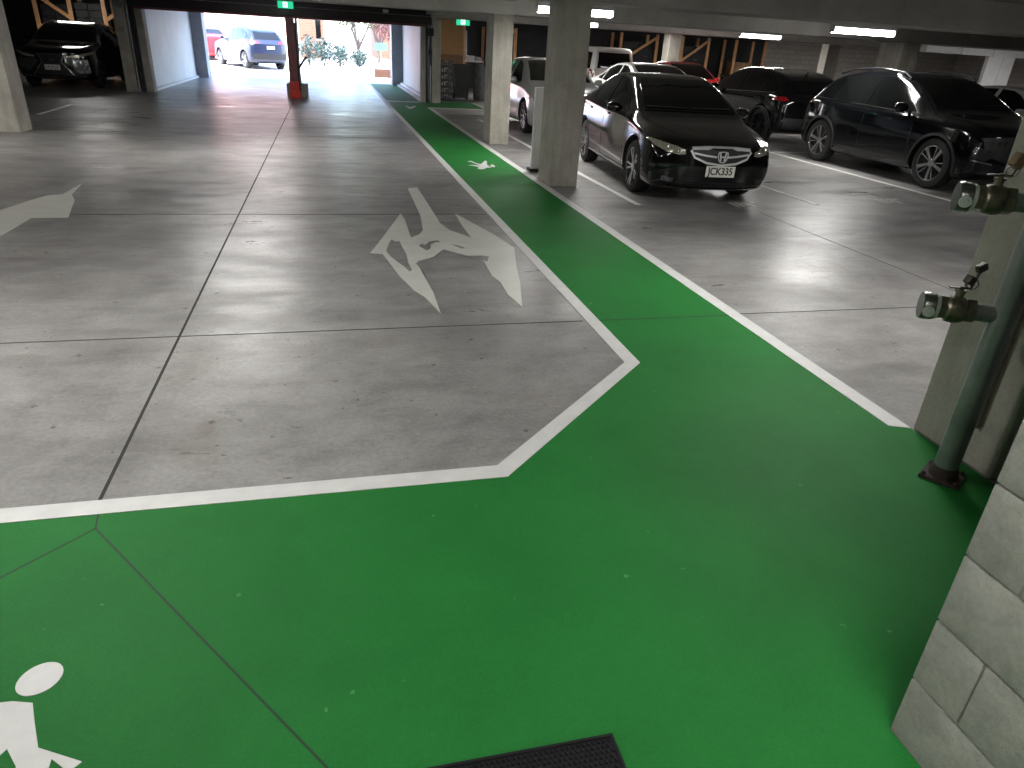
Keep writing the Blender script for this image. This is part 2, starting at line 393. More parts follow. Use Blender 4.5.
paint('walking_figure', [el, [(-.839, 1.491), (-.89, 1.506), (-.93, 1.508), (-1.0, 1.47), (-1.04, 1.36), (-1.0, 1.33), (-.93, 1.40), (-.905, 1.30), (-.862, 1.344), (-.852, 1.36), (-.813, 1.304), (-.80, 1.10), (-.73, 1.10), (-.74, 1.31), (-.69, 1.265), (-.669, 1.289), (-.781, 1.349), (-.815, 1.43)]], M['white_line'],
      'large crisp white pedestrian figure on the green floor in the bottom left corner', 'floor pictogram')
# stall lines
def stall(x0, y0, x1, y1, lab, w=.075):
    mb = MB(); mb.beam((x0, y0, .002), (x1, y1, .002), w, .003)
    return tag(mb.build('stall_line', M['stall_paint']), lab, 'painted line', 'parking stall lines')
stall(3.50, 7.7, 3.50, 17.5, 'white parking stall line running along beside the black sedan and the concrete columns')
stall(5.98, 7.75, 5.98, 12.7, 'white parking stall line in the empty stall side of the black sedan')
stall(8.33, 7.6, 8.47, 12.7, 'white parking stall line beside the wheels of the large black SUV')
stall(5.9, 12.72, 13.5, 12.85, 'white cross line behind the parking stall, near the rear wheel of the SUV')
stall(-5.36, 15.7, -5.42, 17.85, 'short white stall line on the floor behind the left concrete column')
stall(11.0, 7.7, 11.0, 12.7, 'white parking stall line on the far side of the large black SUV')
def marks(x, y, lab):
    mb = MB()
    for dx, w, h, sl in ((-.13, .035, .26, 0), (-.04, .03, .24, .02), (.03, .10, .05, .0), (.03, .10, .05, .1), (.10, .035, .22, -.01), (.17, .07, .06, .12)):
        mb.box(x+dx, x+dx+w, y-h/2+sl, y+h/2+sl, .0005, .003)
    return tag(mb.build('stall_number', M['stall_paint']), lab, 'floor marking')
marks(4.9, 7.72, 'small worn stall number on the floor ahead of the black sedan')
marks(7.28, 8.0, 'small worn stall number on the floor of the empty bay beside the SUV')

# ceiling, beams, columns
struct('ceiling', MB().box(-16, 30, -8, 22.4, CEIL, CEIL+.3).box(-16, -4.6, 22.4, 31.5, CEIL, CEIL+.3).box(2.9, 30, 22.4, 31.5, CEIL, CEIL+.3).box(-4.6, 2.9, 22.4, 31.0, CEIL-.1, CEIL+.3), M['soffit'])
struct('beam', MB().box(2.4, 30, 8.75, 9.35, 2.13, CEIL, .015), M['soffit'], 'deep concrete beam over the row of columns above the black sedan')
struct('beam', MB().box(-16, 30, 12.85, 13.45, 2.10, CEIL, .015), M['soffit'], 'long concrete beam spanning the driveway at the far column')
struct('beam', MB().box(2.9, 30, 21.4, 21.9, 2.24, CEIL, .015), M['soffit'], 'far concrete beam over the back row of cars')
struct('beam', MB().box(2.72, 3.12, -8, 21.4, 2.30, CEIL, .015), M['soffit'], 'concrete beam running along above the columns of the walkway')
struct('wall_left', MB().box(-16.3, -16, -8, 31.5, -.2, CEIL+.3), M['backwall'])
struct('wall_right', MB().box(30, 30.3, -8, 31.5, -.2, CEIL+.3), M['blockwork'])
struct('wall_front', MB().box(-16, 30, -8.3, -8, -.2, CEIL+.3), M['backwall'])
struct('wall_back', MB().box(3.12, 30, 31.2, 31.5, -.2, CEIL+.3), M['blockwork'])
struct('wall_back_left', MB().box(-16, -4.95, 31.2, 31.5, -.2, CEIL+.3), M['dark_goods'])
# entry passage
struct('wall_passage_left', MB().box(-4.95, -4.72, 22.5, 31.0, 0, CEIL-.1), M['reveal'], 'pale reveal wall on the left of the entry passage')
MB().box(-4.72, -4.64, 22.6, 30.6, 0, .07).build('kerb', M['reveal'], bpy.data.objects['wall_passage_left'])
struct('wall_passage_right', MB().box(2.92, 3.12, 22.5, 31.0, 0, CEIL-.1), M['reveal'], 'bluish white reveal wall beside the far end of the walkway')
MB().box(2.68, 2.92, 22.6, 30.8, 0, .06).box(2.80, 2.92, 22.6, 30.8, .06, .13).build('kerb', M['reveal'], bpy.data.objects['wall_passage_right'])
struct('trim_1', MB().box(-4.72, -4.32, 30.2, 31.0, 0, CEIL-.1), M['jamb_grey'], 'blue grey outer jamb at the left of the doorway')
struct('trim_2', MB().box(2.50, 2.92, 30.2, 31.0, 0, CEIL-.1), M['jamb_grey'], 'blue grey outer jamb at the right of the doorway')
struct('trim_3', MB().box(-4.72, 2.92, 30.3, 31.0, 2.17, CEIL), M['dark_steel'], 'dark lintel over the outer mouth of the passage')
struct('wall_facade', MB().box(-16, 30, 31.0, 31.5, CEIL, 4.6), M['column'], 'outer wall above the garage mouth')

# left door post (blockwork, steel guide, conduits)
lp = struct('door_post', MB().box(-5.28, -5.0, 22.1, 22.6, 0, CEIL, .01).box(-5.0, -4.9, 22.25, 22.6, 0, CEIL), M['column'], 'rough concrete post with pipes on the left of the garage door')
for xx_, r_, mm in ((-4.96, .028, 'galv'), (-4.90, .02, 'dark_steel')):
    MB().cyl((xx_, 22.13, .0), (xx_, 22.13, 2.3), r_).build('conduit', M[mm], lp, 40)
MB().box(-4.86, -4.80, 22.12, 22.5, 0, 2.25).build('door_guide', M['dark_steel'], lp)
MB().box(-4.80, -4.62, 22.2, 22.6, 0, 2.25, .005).build('door_jamb', M['column'], lp)
MB().box(-5.16, -5.04, 22.02, 22.1, 2.02, 2.20, .01).build('junction_box', M['galv'], lp)
MB().box(-5.22, -5.10, 22.06, 22.1, 1.30, 1.56, .008).build('switch_box', M['galv'], lp)
rp = struct('door_post', MB().box(2.98, 3.24, 22.1, 22.6, 0, CEIL, .01), M['column'], 'concrete post with a steel pipe on the right of the garage door')
MB().box(2.68, 2.80, 22.12, 22.5, 0, 2.25, .004).build('door_jamb', M['column'], rp)
MB().box(2.80, 2.87, 22.15, 22.5, 0, 2.25).build('door_guide', M['dark_steel'], rp)
MB().cyl((2.925, 22.08, 0), (2.925, 22.08, 1.02), .035).build('guard_pipe', M['galv'], rp, 40)
MB().cyl((2.925, 22.08, 1.0), (2.925, 22.08, 2.3), .018).build('conduit', M['dark_steel'], rp, 40)
MB().box(2.86, 3.02, 21.98, 22.1, 1.78, 1.98, .01).build('door_motor_box', M['dark_steel'], rp)
MB().box(2.88, 2.98, 22.02, 22.1, 1.3, 1.42, .008).build('switch_box', M['dark_steel'], rp)
hd = tag(empty('roller_door', (0, 22.2, 0)), 'dark rolled-up roller door housing across the top of the garage doorway', 'roller door')
MB().box(-4.9, 2.98, -.15, .30, 2.06, 2.42, .02).build('door_housing', M['header'], hd)
MB().box(-4.8, 2.85, -.10, .0, 2.01, 2.06).build('bottom_rail', M['maroon'], hd)
MB().cyl((-4.8, -.18, 2.30), (2.9, -.18, 2.27), .012, 10).build('conduit', M['galv'], hd, 40)
MB().box(1.6, 1.75, -.26, -.15, 2.30, 2.37, .01).build('sensor_box', M['lamp_body'], hd)

def column(x0, x1, y0, y1, lab, top=CEIL):
    return struct('column', MB().box(x0, x1, y0, y1, 0, top, .012), M['column'], lab)
column(-5.4, -4.72, 12.93, 13.45, 'square concrete column at the left edge, beside the white arrow')
column(2.73, 3.10, 8.82, 9.4, 'nearer concrete column between the walkway and the black sedan')
column(2.79, 3.14, 12.9, 13.5, 'farther concrete column beside the walkway under the cross beam')
column(2.73, 3.35, 1.96, 2.42, 'concrete pillar at the right edge behind the standpipe')
column(11.08, 11.48, 12.92, 13.6, 'dark concrete column behind the large black SUV')
column(12.2, 12.7, 26.0, 26.5, 'pale concrete column between the orange racks at the back')
column(17.6, 18.1, 24.2, 24.6, 'pale concrete pier in front of the grey block wall')

# block wall, right foreground: individual split blocks on a mortar core
bw = struct('wall_block', MB().box(1.382, 2.2, -3, .958, 0, CEIL), M['mortar'], 'pale concrete block wall end at the lower right')
mb = MB()
for k in range(12):
    z0 = k*.2; off = .2 if k % 2 else .0
    yq = .97
    first = True
    while yq > -1.4:
        ln = .145 if (first and off) else .4
        mb.box(1.37, 1.50, yq-ln+.005, yq-.0, z0+.003, z0+.197, .004)
        yq -= ln; first = False
    xq = 1.505
    while xq < 2.2:
        mb.box(xq, min(xq+.39, 2.2), .84, .97, z0+.004, z0+.196, .006); xq += .4
mb.build('concrete_block', M['block'], bw, 30)

# ------------------------------------------------------------------ standpipe with two hose valves
sp = tag(empty('standpipe', (2.525, 2.015, 0)), 'grey green fire standpipe with two capped hose valves at the right pillar', 'standpipe')
MB().cyl((0, 0, .012), (0, 0, 2.5), .048, 32).build('riser_pipe', M['pipe_green'], sp, 40)
bp_ = MB().obox((0, 0, .009), (.155, .155, .018), Matrix.Rotation(math.radians(32), 3, 'Z'), .003).build('base_plate', M['rust'], sp)
for sx in (-1, 1):
    for sy in (-1, 1):
        MB().lathe([(0, .011), (.008, .011), (.008, .006), (.014, .006)], tuple(Matrix.Rotation(math.radians(32), 3, 'Z') @ Vector((sx*.062, sy*.062, .018))), (0, 0, 1), 6).build('anchor_bolt', M['rust'], bp_)
MB().lathe([(0, .06), (.025, .058), (.045, .049)], (0, 0, .018), (0, 0, 1), 28).build('weld_collar', M['rust'], sp, 40)
def valve(z, hot):
    d = Vector((-.85, .53, .0)).normalized(); side = Vector((-d.y, d.x, 0)); up = Vector((0, 0, 1))
    o = Vector((0, 0, z))
    v = MB().lathe([(.0, .035), (.12, .035)], o, d, 28).build('outlet_stub', M['pipe_green'], sp, 40)
    o = o+d*.022
    h1 = MB().lathe([(.085, .046), (.089, .050), (.118, .050), (.122, .046)], o, d, 6).lathe([(.118, .040), (.125, .051), (.15, .056), (.18, .053), (.19, .042)], o, d, 28).lathe([(.186, .045), (.19, .049), (.212, .049), (.216, .045)], o, d, 6)
    h1.build('valve_body', M['brass'], v, 35)
    MB().lathe([(.214, .049), (.226, .052), (.23, .049)], o, d, 28).build('gasket_ring', M['ring_pale'], v, 40)
    c_ = MB().lathe([(.226, .046), (.230, .054), (.268, .056), (.276, .052), (.278, .0)], o, d, 28).build('hose_cap', M['cap'], v, 40)
    MB().lathe([(0, .020), (.006, .022), (.012, .021), (.012, .012), (.006, .010), (.006, .0)], o+d*.255-up*.008+side*.052, side*1., 20).build('cap_lug', M['ring_pale'], c_, 30)
    MB().lathe([(.05, .016), (.072, .016), (.072, .021), (.08, .021), (.08, .009), (.095, .009)], o+d*.152, up, 16).build('valve_stem', M['brass'], v, 40)
    hb = MB(); p0 = o+d*.152+up*.088
    hb.beam(p0+d*.045-up*.002, p0-d*.03+up*.004, .022, .006, .002).beam(p0-d*.028, p0-d*.043+up*(.045 if hot else .082), .02, .007, .002)
    h_ = hb.build('lever_handle', M['handle'], v)
    if hot:
        MB().obox(p0-d*.035+up*.055, (.045, .035, .05), Matrix.Rotation(.5, 3, 'Y'), .008).build('padlock', M['tag'], h_)
    else:
        MB().obox(p0-d*.018+up*.035, (.035, .032, .035), Matrix.Rotation(.4, 3, 'Y'), .007).build('padlock', M['handle'], h_)
        MB().obox(p0-d*.042+up*.088, (.04, .025, .03), Matrix.Rotation(-.5, 3, 'Y'), .006).build('seal_tag', M['handle'], h_)
    MB().tube([p0-d*(.03-.022*math.cos(t))+up*(.02+.022*math.sin(t)) for t in [PI*k/8*2 for k in range(9)]], .0032, 8).build('shackle', M['galv'], h_, 60)
valve(1.185, True); valve(.755, False)
cd = MB().cyl((2.712, 2.10, .19), (2.712, 2.10, 2.5), .014, 14).build('conduit', M['conduit'], None, 40)
tag(cd, 'thin brown conduit fixed to the right pillar behind the standpipe', 'pipe')

# doormat
mt_ = tag(empty('door_mat', (.62, 1.1, .002)), 'black ribbed rubber mat at the bottom edge on the green floor', 'mat')
MB().box(-1.0, 0, -.62, 0, 0, .010, .003).build('mat_base', M['rubber'], mt_)
mb = MB()
ny = 42; nx = 70
for i in range(nx):
    for j in range(ny):
        x = -.987+i*.0139+(.007 if j % 2 else 0); y = -.60+j*.0141
        mb.quadbox([(x, y, .009), (x+.009, y, .009), (x+.009, y+.010, .009), (x, y+.010, .009), (x+.002, y+.002, .0135), (x+.007, y+.002, .0135), (x+.007, y+.008, .0135), (x+.002, y+.008, .0135)])
t_ = mb.build('mat_tread', M['rubber'], mt_); t_['kind'] = 'stuff'
MB().box(-.008, 0, -.62, -.008, .009, .013).box(-1, 0, -.008, 0, .009, .013).build('mat_border', M['rubber'], mt_)

# ------------------------------------------------------------------ centre post, kerb block, guard
pst = tag(empty('door_centre_post', (-.90, 22.0, 0)), 'maroon steel post with a bright red foot in the middle of the doorway', 'post')
MB().box(-.125, .105, -.08, .08, .3, 2.005, .006).build('post_shaft', M['maroon'], pst)
MB().box(.105, .15, -.02, .05, .02, 1.9).build('guide_channel', M['dark_steel'], pst)
MB().box(-.155, .155, -.11, .11, 0, .20, .01).box(-.135, .12, -.095, .095, .20, .44, .008).build('post_sleeve', M['red'], pst)
MB().beam((.14, 0, .78), (.36, 0, 1.08), .04, .06).build('strut', M['dark_steel'], pst)
MB().box(-.14, .44, .18, .75, 0, .36, .03).build('tmp', M['column'])
o = bpy.data.objects['tmp']; o.name = 'kerb_block'; o.location = (-1.0, 22.0, 0)
tag(o, 'grey concrete kerb block on the floor behind the red-footed post', 'concrete block')
wp = MB().box(-.035, .035, -.035, .035, 0, 2.3, .004).build('pole', M['white_car']); wp.location = (-.82, 24.2, 0)
tag(wp, 'slim pale pole standing just behind the maroon doorway post', 'pole')
gd = tag(empty('guard_rail_post', (2.86, 10.02, 0)), 'white painted guard panel on a rusty foot behind the nearer column', 'guard')
MB().box(-.07, .10, -.03, .03, .04, 1.13, .004).box(.07, .10, -.03, .12, .04, 1.13, .004).build('guard_panel', M['white_paint'], gd)
MB().box(-.09, .12, -.06, .14, 0, .04, .004).build('foot_plate', M['rust'], gd)

# ------------------------------------------------------------------ lamps
def batten(x, y, lab, z=2.20, power=26., visible=True, L=1.15, rot=0.):
    t = tag(empty('ceiling_batten', (x, y, z), rot), lab, 'ceiling light', 'fluorescent battens')
    MB().box(-L/2, L/2, -.06, .06, .055, .11, .006).build('lamp_housing', M['lamp_body'], t)
    MB().box(-L/2, L/2, -.055, .055, -.03, .055, .02).build('lamp_diffuser', M['lamp'], t)
    for x0 in (-L/2-.03, L/2): MB().box(x0, x0+.03, -.055, .055, -.02, .1, .004).build('end_cap', M['lamp_body'], t)
    for x0 in (-.4, .4): MB().cyl((x0, 0, .11), (x0, 0, CEIL-z), .01, 8).build('hanger', M['galv'], t)
    ld = bpy.data.lights.new('batten_glow', 'AREA'); ld.shape = 'RECTANGLE'; ld.size = L; ld.size_y = .14
    ld.energy = power; ld.color = (1., .98, .945)
    lo = bpy.data.objects.new('batten_glow', ld); COL.objects.link(lo); lo.parent = t; lo.location = (0, 0, -.045)
    return t
LP = 62.
batten(3.6, 11.0, 'lit fluorescent batten behind the nearer column, its glow on both sides', 2.11, LP)
batten(8.58, 11.0, 'bright fluorescent batten above the large black SUV', 2.12, LP)
batten(5.9, 18.0, 'far fluorescent batten just right of the nearer column, above the pale car', 2.185, LP)
batten(10.98, 18.0, 'far fluorescent batten over the charcoal SUV seen from behind', 2.185, LP)
batten(18.0, 15.2, 'fluorescent batten out of sight near the white duct', 2.33, LP)
for x, y, where in ((-1.4, 11., 'over the middle of the driveway'), (-6.4, 11., 'over the left bay'), (-1.6, 3.6, 'over the near driveway by the joint'), (3.6, 4.2, 'over the walkway near the pillar'), (8.6, 4.2, 'over the empty floor at the right'), (-6.6, 4.2, 'over the near left floor'), (-1.4, 17.5, 'over the driveway nearer the door')):
    batten(x, y, 'fluorescent batten '+where, 2.30, LP*(.35 if y > 15 else .45 if x > 8 else .9))
batten(.9, 0.2, 'fluorescent batten over the green floor beside the block wall', 2.35, LP*.5)
batten(-1.5, -3.0, 'fluorescent batten behind the viewpoint over the green floor', 2.35, LP*1.0)

for x in (6.2, 11.2, 16.2):  # battens added out of sight behind the beam to brighten the racks
    batten(x, 25.5, 'unseen batten added behind the far beam, brightening the back row at %s' % {6.2: 'the alcove side', 11.2: 'the white van', 16.2: 'the block wall'}[x], 2.40, LP*.8)
batten(10.8, 19.0, 'hidden batten added in front of the far beam to brighten the red car', 2.385, LP*.6)  # added lamp, kept above the sight line, lifts the red car
batten(22.5, 26.0, 'unseen batten added to light the grey block wall at the far right', 2.39, LP)  # added lamp, out of sight, for the unlit end of the wall
batten(26.0, 20.3, 'unseen batten added at the far right to brighten the white duct', 2.385, LP)  # added fill lamp for the duct, hidden from view
batten(-7.4, 26.5, 'fluorescent batten above the racks of the dark left bay', 2.40, LP*.2)
def exit_sign(x, y, z, lab, w=.40, h=.17):
    t = tag(empty('exit_sign', (x, y, z)), lab, 'exit sign')
    MB().box(-w/2, w/2, .0, .06, 0, h, .006).build('sign_case', M['exit_green'], t)
    MB().box(-.065, .055, -.006, 0, .02, h-.02).build('white_panel', M['exit_white'], t)
    f = MB().ball((.0, -.010, h*.72), .013, 10, (1, .4, 1)).beam((-.005, -.010, h*.62), (-.012, -.010, h*.38), .008, .022)
    f.beam((-.012, -.010, h*.38), (.018, -.010, h*.2), .008, .013).beam((-.012, -.010, h*.38), (-.040, -.010, h*.24), .008, .013).beam((0, -.010, h*.58), (.03, -.010, h*.46), .008, .011)
    f.build('running_figure', M['exit_green'], t)
    MB().box(-.01, .01, .02, .04, h, h+.15).build('hanger', M['galv'], t)
    return t
exit_sign(-.98, 21.9, 2.235, 'green running-man exit sign above the maroon doorway post')
exit_sign(3.82, 21.75, 2.10, 'lit green exit sign hanging over the crates beside the doorway', .38, .20)

# white steelwork at the far right
ws = tag(empty('white_duct_frame', (18.85, 18.0, 0)), 'white painted duct and post above the silver car at the far right', 'duct')
MB().box(-.45, .05, 0, .12, 0, 2.1, .01).build('duct_post', M['white_paint'], ws)
MB().box(.06, .48, 0, .12, 0, 2.1, .01).build('duct_leg', M['white_paint'], ws)
MB().box(-2.7, 5, -.05, .45, 2.1, 2.3, .01).build('duct_run', M['white_paint'], ws)
for k in (-1.5, -.4, 1.2): MB().box(k, k+.015, -.06, .46, 2.09, 2.31).build('duct_joint', M['jamb_grey'], ws)
cb = tag(MB().tube([(3.2, 10.2, 2.30), (5, 10.2, 2.31), (7, 10.2, 2.285), (9, 10.2, 2.30), (13, 10.2, 2.3)], .012, 8).build('cable', M['dark_steel'], None, 60), 'dark cable strung under the ceiling between the beams', 'cable')
for x in (3.2, 5, 9, 13): MB().cyl((x, 10.2, 2.29), (x, 10.2, CEIL), .006, 8).build('cable_hanger', M['galv'], cb)
sp2 = tag(MB().cyl((3.2, 14.6, 2.36), (26, 14.6, 2.36), .04, 14).build('sprinkler_pipe', M['galv'], None, 40), 'long sprinkler pipe under the ceiling behind the far beam', 'pipe')
for k in range(8): MB().cyl((4+3*k, 14.6, 2.39), (4+3*k, 14.6, CEIL), .01, 8).build('hanger_rod', M['galv'], sp2)
sp3 = tag(MB().cyl((-4.8, 20.2, 2.40), (2.9, 20.2, 2.38), .03, 14).build('sprinkler_pipe', M['galv'], None, 40), 'thin pipe under the ceiling in front of the roller door', 'pipe')
for k in range(4): MB().cyl((-4+2*k, 20.2, 2.40), (-4+2*k, 20.2, CEIL), .008, 8).build('hanger_rod', M['galv'], sp3)

# ------------------------------------------------------------------ cars
def smooth_interp(tab, ys, sig):
    xs = np.array([t[0] for t in tab]); vs = np.array([t[1] for t in tab])
    fine = np.linspace(xs[0], xs[-1], 600); v = np.interp(fine, xs, vs)
    dx = fine[1]-fine[0]; k = max(1, int(3*sig/dx)); g = np.exp(-.5*(np.arange(-k, k+1)*dx/sig)**2); g /= g.sum()
    pad = np.concatenate([2*v[0]-v[k:0:-1], v, 2*v[-1]-v[-2:-k-2:-1]])
    return np.interp(ys, fine, np.convolve(pad, g, 'valid'))

def resample(pts, n):
    P = np.array(pts); out = []
    # Catmull-Rom through section points
    for i in range(len(P)-1):
        p0 = P[max(i-1, 0)]; p1 = P[i]; p2 = P[i+1]; p3 = P[min(i+2, len(P)-1)]
        for t in np.arange(n)/n:
            out.append(.5*((2*p1)+(-p0+p2)*t+(2*p0-5*p1+4*p2-p3)*t*t+(-p0+3*p1-3*p2+p3)*t**3))
    out.append(P[-1]); return out

def scaled(spec, sl=1., sw=1., sz=1.):
    d = dict(spec)
    d['L'] = spec['L']*sl; d['W'] = spec['W']*sw; d['axles'] = tuple(a*sl for a in spec['axles'])
    for k in ('top', 'belt', 'under'): d[k] = [(y*sl, z*sz) for y, z in spec[k]]
    d['roof'] = [(y*sl, x*sw) for y, x in spec['roof']]; d['width'] = [(y*sl, x) for y, x in spec['width']]
    return d

class Car:
    def __init__(s, name, label, spec, paint, loc, rz, group=None, sc=(1., 1., 1.)):
        s.sl, s.sw, s.sz = sc
        s.sp = scaled(spec, *sc); s.root = tag(empty(name, (*loc, 0), rz), label, 'car', group)
        s.paint = paint; s.make_body()
    def make_body(s):
        sp = s.sp; L = sp['L']; W = sp['W']
        ys = np.concatenate([np.array([0, .02, .05, .09]), np.arange(.14, L-.1, .06), np.array([L-.07, L-.03, L])])
        zt = smooth_interp(sp['top'], ys, .07); zb = smooth_interp(sp['belt'], ys, .1)
        ro = smooth_interp(sp['roof'], ys, .09); wd = smooth_interp(sp['width'], ys, .06)*W; zu = smooth_interp(sp['under'], ys, .05)
        bf, br = sp.get('bow', (.30, .18)); nl = sp.get('nose', .10); tl = sp.get('tail', .03)
        bm = bmesh.new(); rings = []
        secs = []
        for i, y in enumerate(ys):
            w = wd[i]; b = zb[i]; u = zu[i]; t = zt[i]; r = min(ro[i], w*.9); g = max(t-b, .012)
            sec = [(0, u), (.74*w, u), (.92*w, u+.02), (.985*w, u+.10), (1.0*w, u+.42*(b-u)), (1.003*w, u+.60*(b-u)), (.985*w, u+.80*(b-u)), (.972*w, b-.03), (.945*w, b),
                   (.945*w+(r-.945*w)*.42, b+.40*g), (.945*w+(r-.945*w)*.8, b+.76*g), (r, b+.93*g), (r*.86, b+.985*g), (r*.5, t-.004*(g > .2)), (0, t)]
            sec = resample(sec, 2); secs.append(sec)
            ff = max(0, 1-y/1.0)**2; fr = max(0, 1-(L-y)/.8)**2
            def sh(x, z, y=y, ff=ff, fr=fr):
                q = abs(x)/W
                k = (z-.45)
                return y+ff*(bf*q**2.6+nl*max(0, k)**1.5*3+.25*max(0, -k)**1.5)-fr*(br*q**2.8+tl*max(0, k)*1.)
            half = [(x, sh(x, z), z) for x, z in sec]
            rings.append([bm.verts.new(p) for p in half]+[bm.verts.new((-p[0], p[1], p[2])) for p in half[-2:0:-1]])
            if i in (0, len(ys)-1): capsec = (i, sec, sh)
            if i == 0: cap0 = (sec, sh)
        cap1 = (sec, sh)
        n = len(rings[0])
        for a, b in zip(rings[:-1], rings[1:]):
            for i in range(n):
                j = (i+1) % n; bm.faces.new((a[i], a[j], b[j], b[i]))
        for ring, (sec, sh) in ((rings[0], cap0), (rings[-1], cap1)):
            K = len(sec); rows = []
            fr_ = [1, .8, .6, .4, .2, 0, -.2, -.4, -.6, -.8, -1]
            for k in range(K):
                x, z = sec[k]
                if k in (0, K-1): rows.append([ring[0] if k == 0 else ring[K-1]]); continue
                row = [ring[k]]+[bm.verts.new((x*f, sh(x*f, z), z)) for f in fr_[1:-1]]+[ring[n-k]]
                rows.append(row)
            for k in range(K-1):
                a, b = rows[k], rows[k+1]
                if len(a) == 1:
                    for i in range(len(b)-1): bm.faces.new((a[0], b[i+1], b[i]))
                elif len(b) == 1:
                    for i in range(len(a)-1): bm.faces.new((a[i], a[i+1], b[0]))
                else:
                    for i in range(len(a)-1): bm.faces.new((a[i], a[i+1], b[i+1], b[i]))
        bmesh.ops.recalc_face_normals(bm, faces=bm.faces[:])
        me = bpy.data.meshes.new('body'); bm.to_mesh(me); 
        s.full = BVHTree.FromBMesh(bm); bm.free()
        me.materials.append(s.paint); me.materials.append(M['plastic'])
        tmp = bpy.data.objects.new('tmp_body', me); COL.objects.link(tmp)
        c = MB(); rr = sp['wr']+.055
        for ya in sp['axles']:
            for sg in (-1, 1):
                c.lathe([(0, rr), (.6, rr)], (sg*(W-.30), ya, sp['wr']+.01), (sg, 0, 0), 40)
        cut = c.build('tmp_cut', M['plastic'])
        cut.data.materials.clear(); cut.data.materials.append(M['plastic'])
        md = tmp.modifiers.new('b', 'BOOLEAN'); md.operation = 'DIFFERENCE'; md.object = cut; md.solver = 'EXACT'
        try: md.material_mode = 'TRANSFER'
        except Exception: pass
        dg = bpy.context.evaluated_depsgraph_get(); dg.update()
        me2 = bpy.data.meshes.new_from_object(tmp.evaluated_get(dg)); me2.name = 'body'
        bpy.data.objects.remove(tmp); bpy.data.objects.remove(cut)
        me2.polygons.foreach_set('use_smooth', [True]*len(me2.polygons)); me2.set_sharp_from_angle(angle=math.radians(38))
        s.body = bpy.data.objects.new('body', me2); COL.objects.link(s.body); s.body.parent = s.root
    def hit(s, o, d, raw=False):
        if not raw: o = (o[0]*s.sw, o[1], o[2]*s.sz)
        h = s.full.ray_cast(Vector(o), Vector(d), 8)
        if h[0] is None:
            h = s.full.find_nearest(Vector(o)+Vector(d)*3)
        return h[0], h[1]
    def patch(s, name, poly, plane, material, parent=None, off=.006, grid=.06, depth=.012, label=None, sgn=1):
        """sheet that follows the body: outline projected from front/rear/side/top"""
        bm = bmesh.new()
        ka = s.sl if plane == 'side' else s.sw; kb = s.sl if plane == 'top' else s.sz
        poly = [(a*ka, b*kb) for a, b in poly]
        f = bm.faces.new([bm.verts.new((a, b, 0)) for a, b in poly]); f.normal_update()
        bmesh.ops.triangulate(bm, faces=[f])
        lo = [min(p[i] for p in poly) for i in (0, 1)]; hi = [max(p[i] for p in poly) for i in (0, 1)]
        for ax in (0, 1):
            k = math.ceil(lo[ax]/grid)*grid
            while k < hi[ax]:
                no = [0, 0, 0]; no[ax] = 1; cc = [0, 0, 0]; cc[ax] = k
                bmesh.ops.bisect_plane(bm, geom=bm.verts[:]+bm.edges[:]+bm.faces[:], plane_co=cc, plane_no=no, dist=1e-5); k += grid
        dirs = {'front': (0, 1, 0), 'rear': (0, -1, 0), 'side': (-sgn, 0, 0), 'top': (0, 0, -1)}[plane]
        d = Vector(dirs); L = s.sp['L']
        for v in bm.verts:
            a, b = v.co.x, v.co.y
            o = {'front': (a, -2, b), 'rear': (a, L+2, b), 'side': (sgn*3, a, b), 'top': (a, b, 4)}[plane]
            p, nn = s.hit(o, d, True)
            if nn.dot(d) > 0: nn = -nn
            v.co = p+nn*off
        ed = [e for e in bm.edges if e.is_boundary]
        r = bmesh.ops.extrude_edge_only(bm, edges=ed)
        for v in [g for g in r['geom'] if isinstance(g, bmesh.types.BMVert)]: v.co += d*depth
        bmesh.ops.recalc_face_normals(bm, faces=bm.faces[:])
        bm.normal_update()
        big = max(bm.faces, key=lambda f_: f_.calc_area())
        if big.normal.dot(d) > 0: bmesh.ops.reverse_faces(bm, faces=bm.faces[:])
        me = bpy.data.meshes.new(name); bm.to_mesh(me); bm.free(); me.materials.append(material)
        me.polygons.foreach_set('use_smooth', [True]*len(me.polygons)); me.set_sharp_from_angle(angle=math.radians(40))
        o = bpy.data.objects.new(name, me); COL.objects.link(o); o.parent = parent or s.root
        if label: o['label'] = label
        return o
    def both(s, name, poly, plane, material, parent=None, **k):
        """mirror pair"""
        out = []
        for sg in (1, -1):
            pl = poly if plane == 'side' else [(sg*a, b) for a, b in poly]
            out.append(s.patch(name, pl, plane, material, parent, sgn=sg, **k))
        return out
    def strip(s, name, pts, plane, w, material, parent=None, **k):
        """thin ribbon of width w around a polyline on the body"""
        P = [Vector((*p, 0)) for p in pts]; a = []; b = []
        for i, p in enumerate(P):
            d = (P[min(i+1, len(P)-1)]-P[max(i-1, 0)]).normalized(); nrm = Vector((-d.y, d.x, 0))
            a.append(p+nrm*w/2); b.append(p-nrm*w/2)
        return s.patch(name, [(q.x, q.y) for q in a+b[::-1]], plane, material, parent, **k)
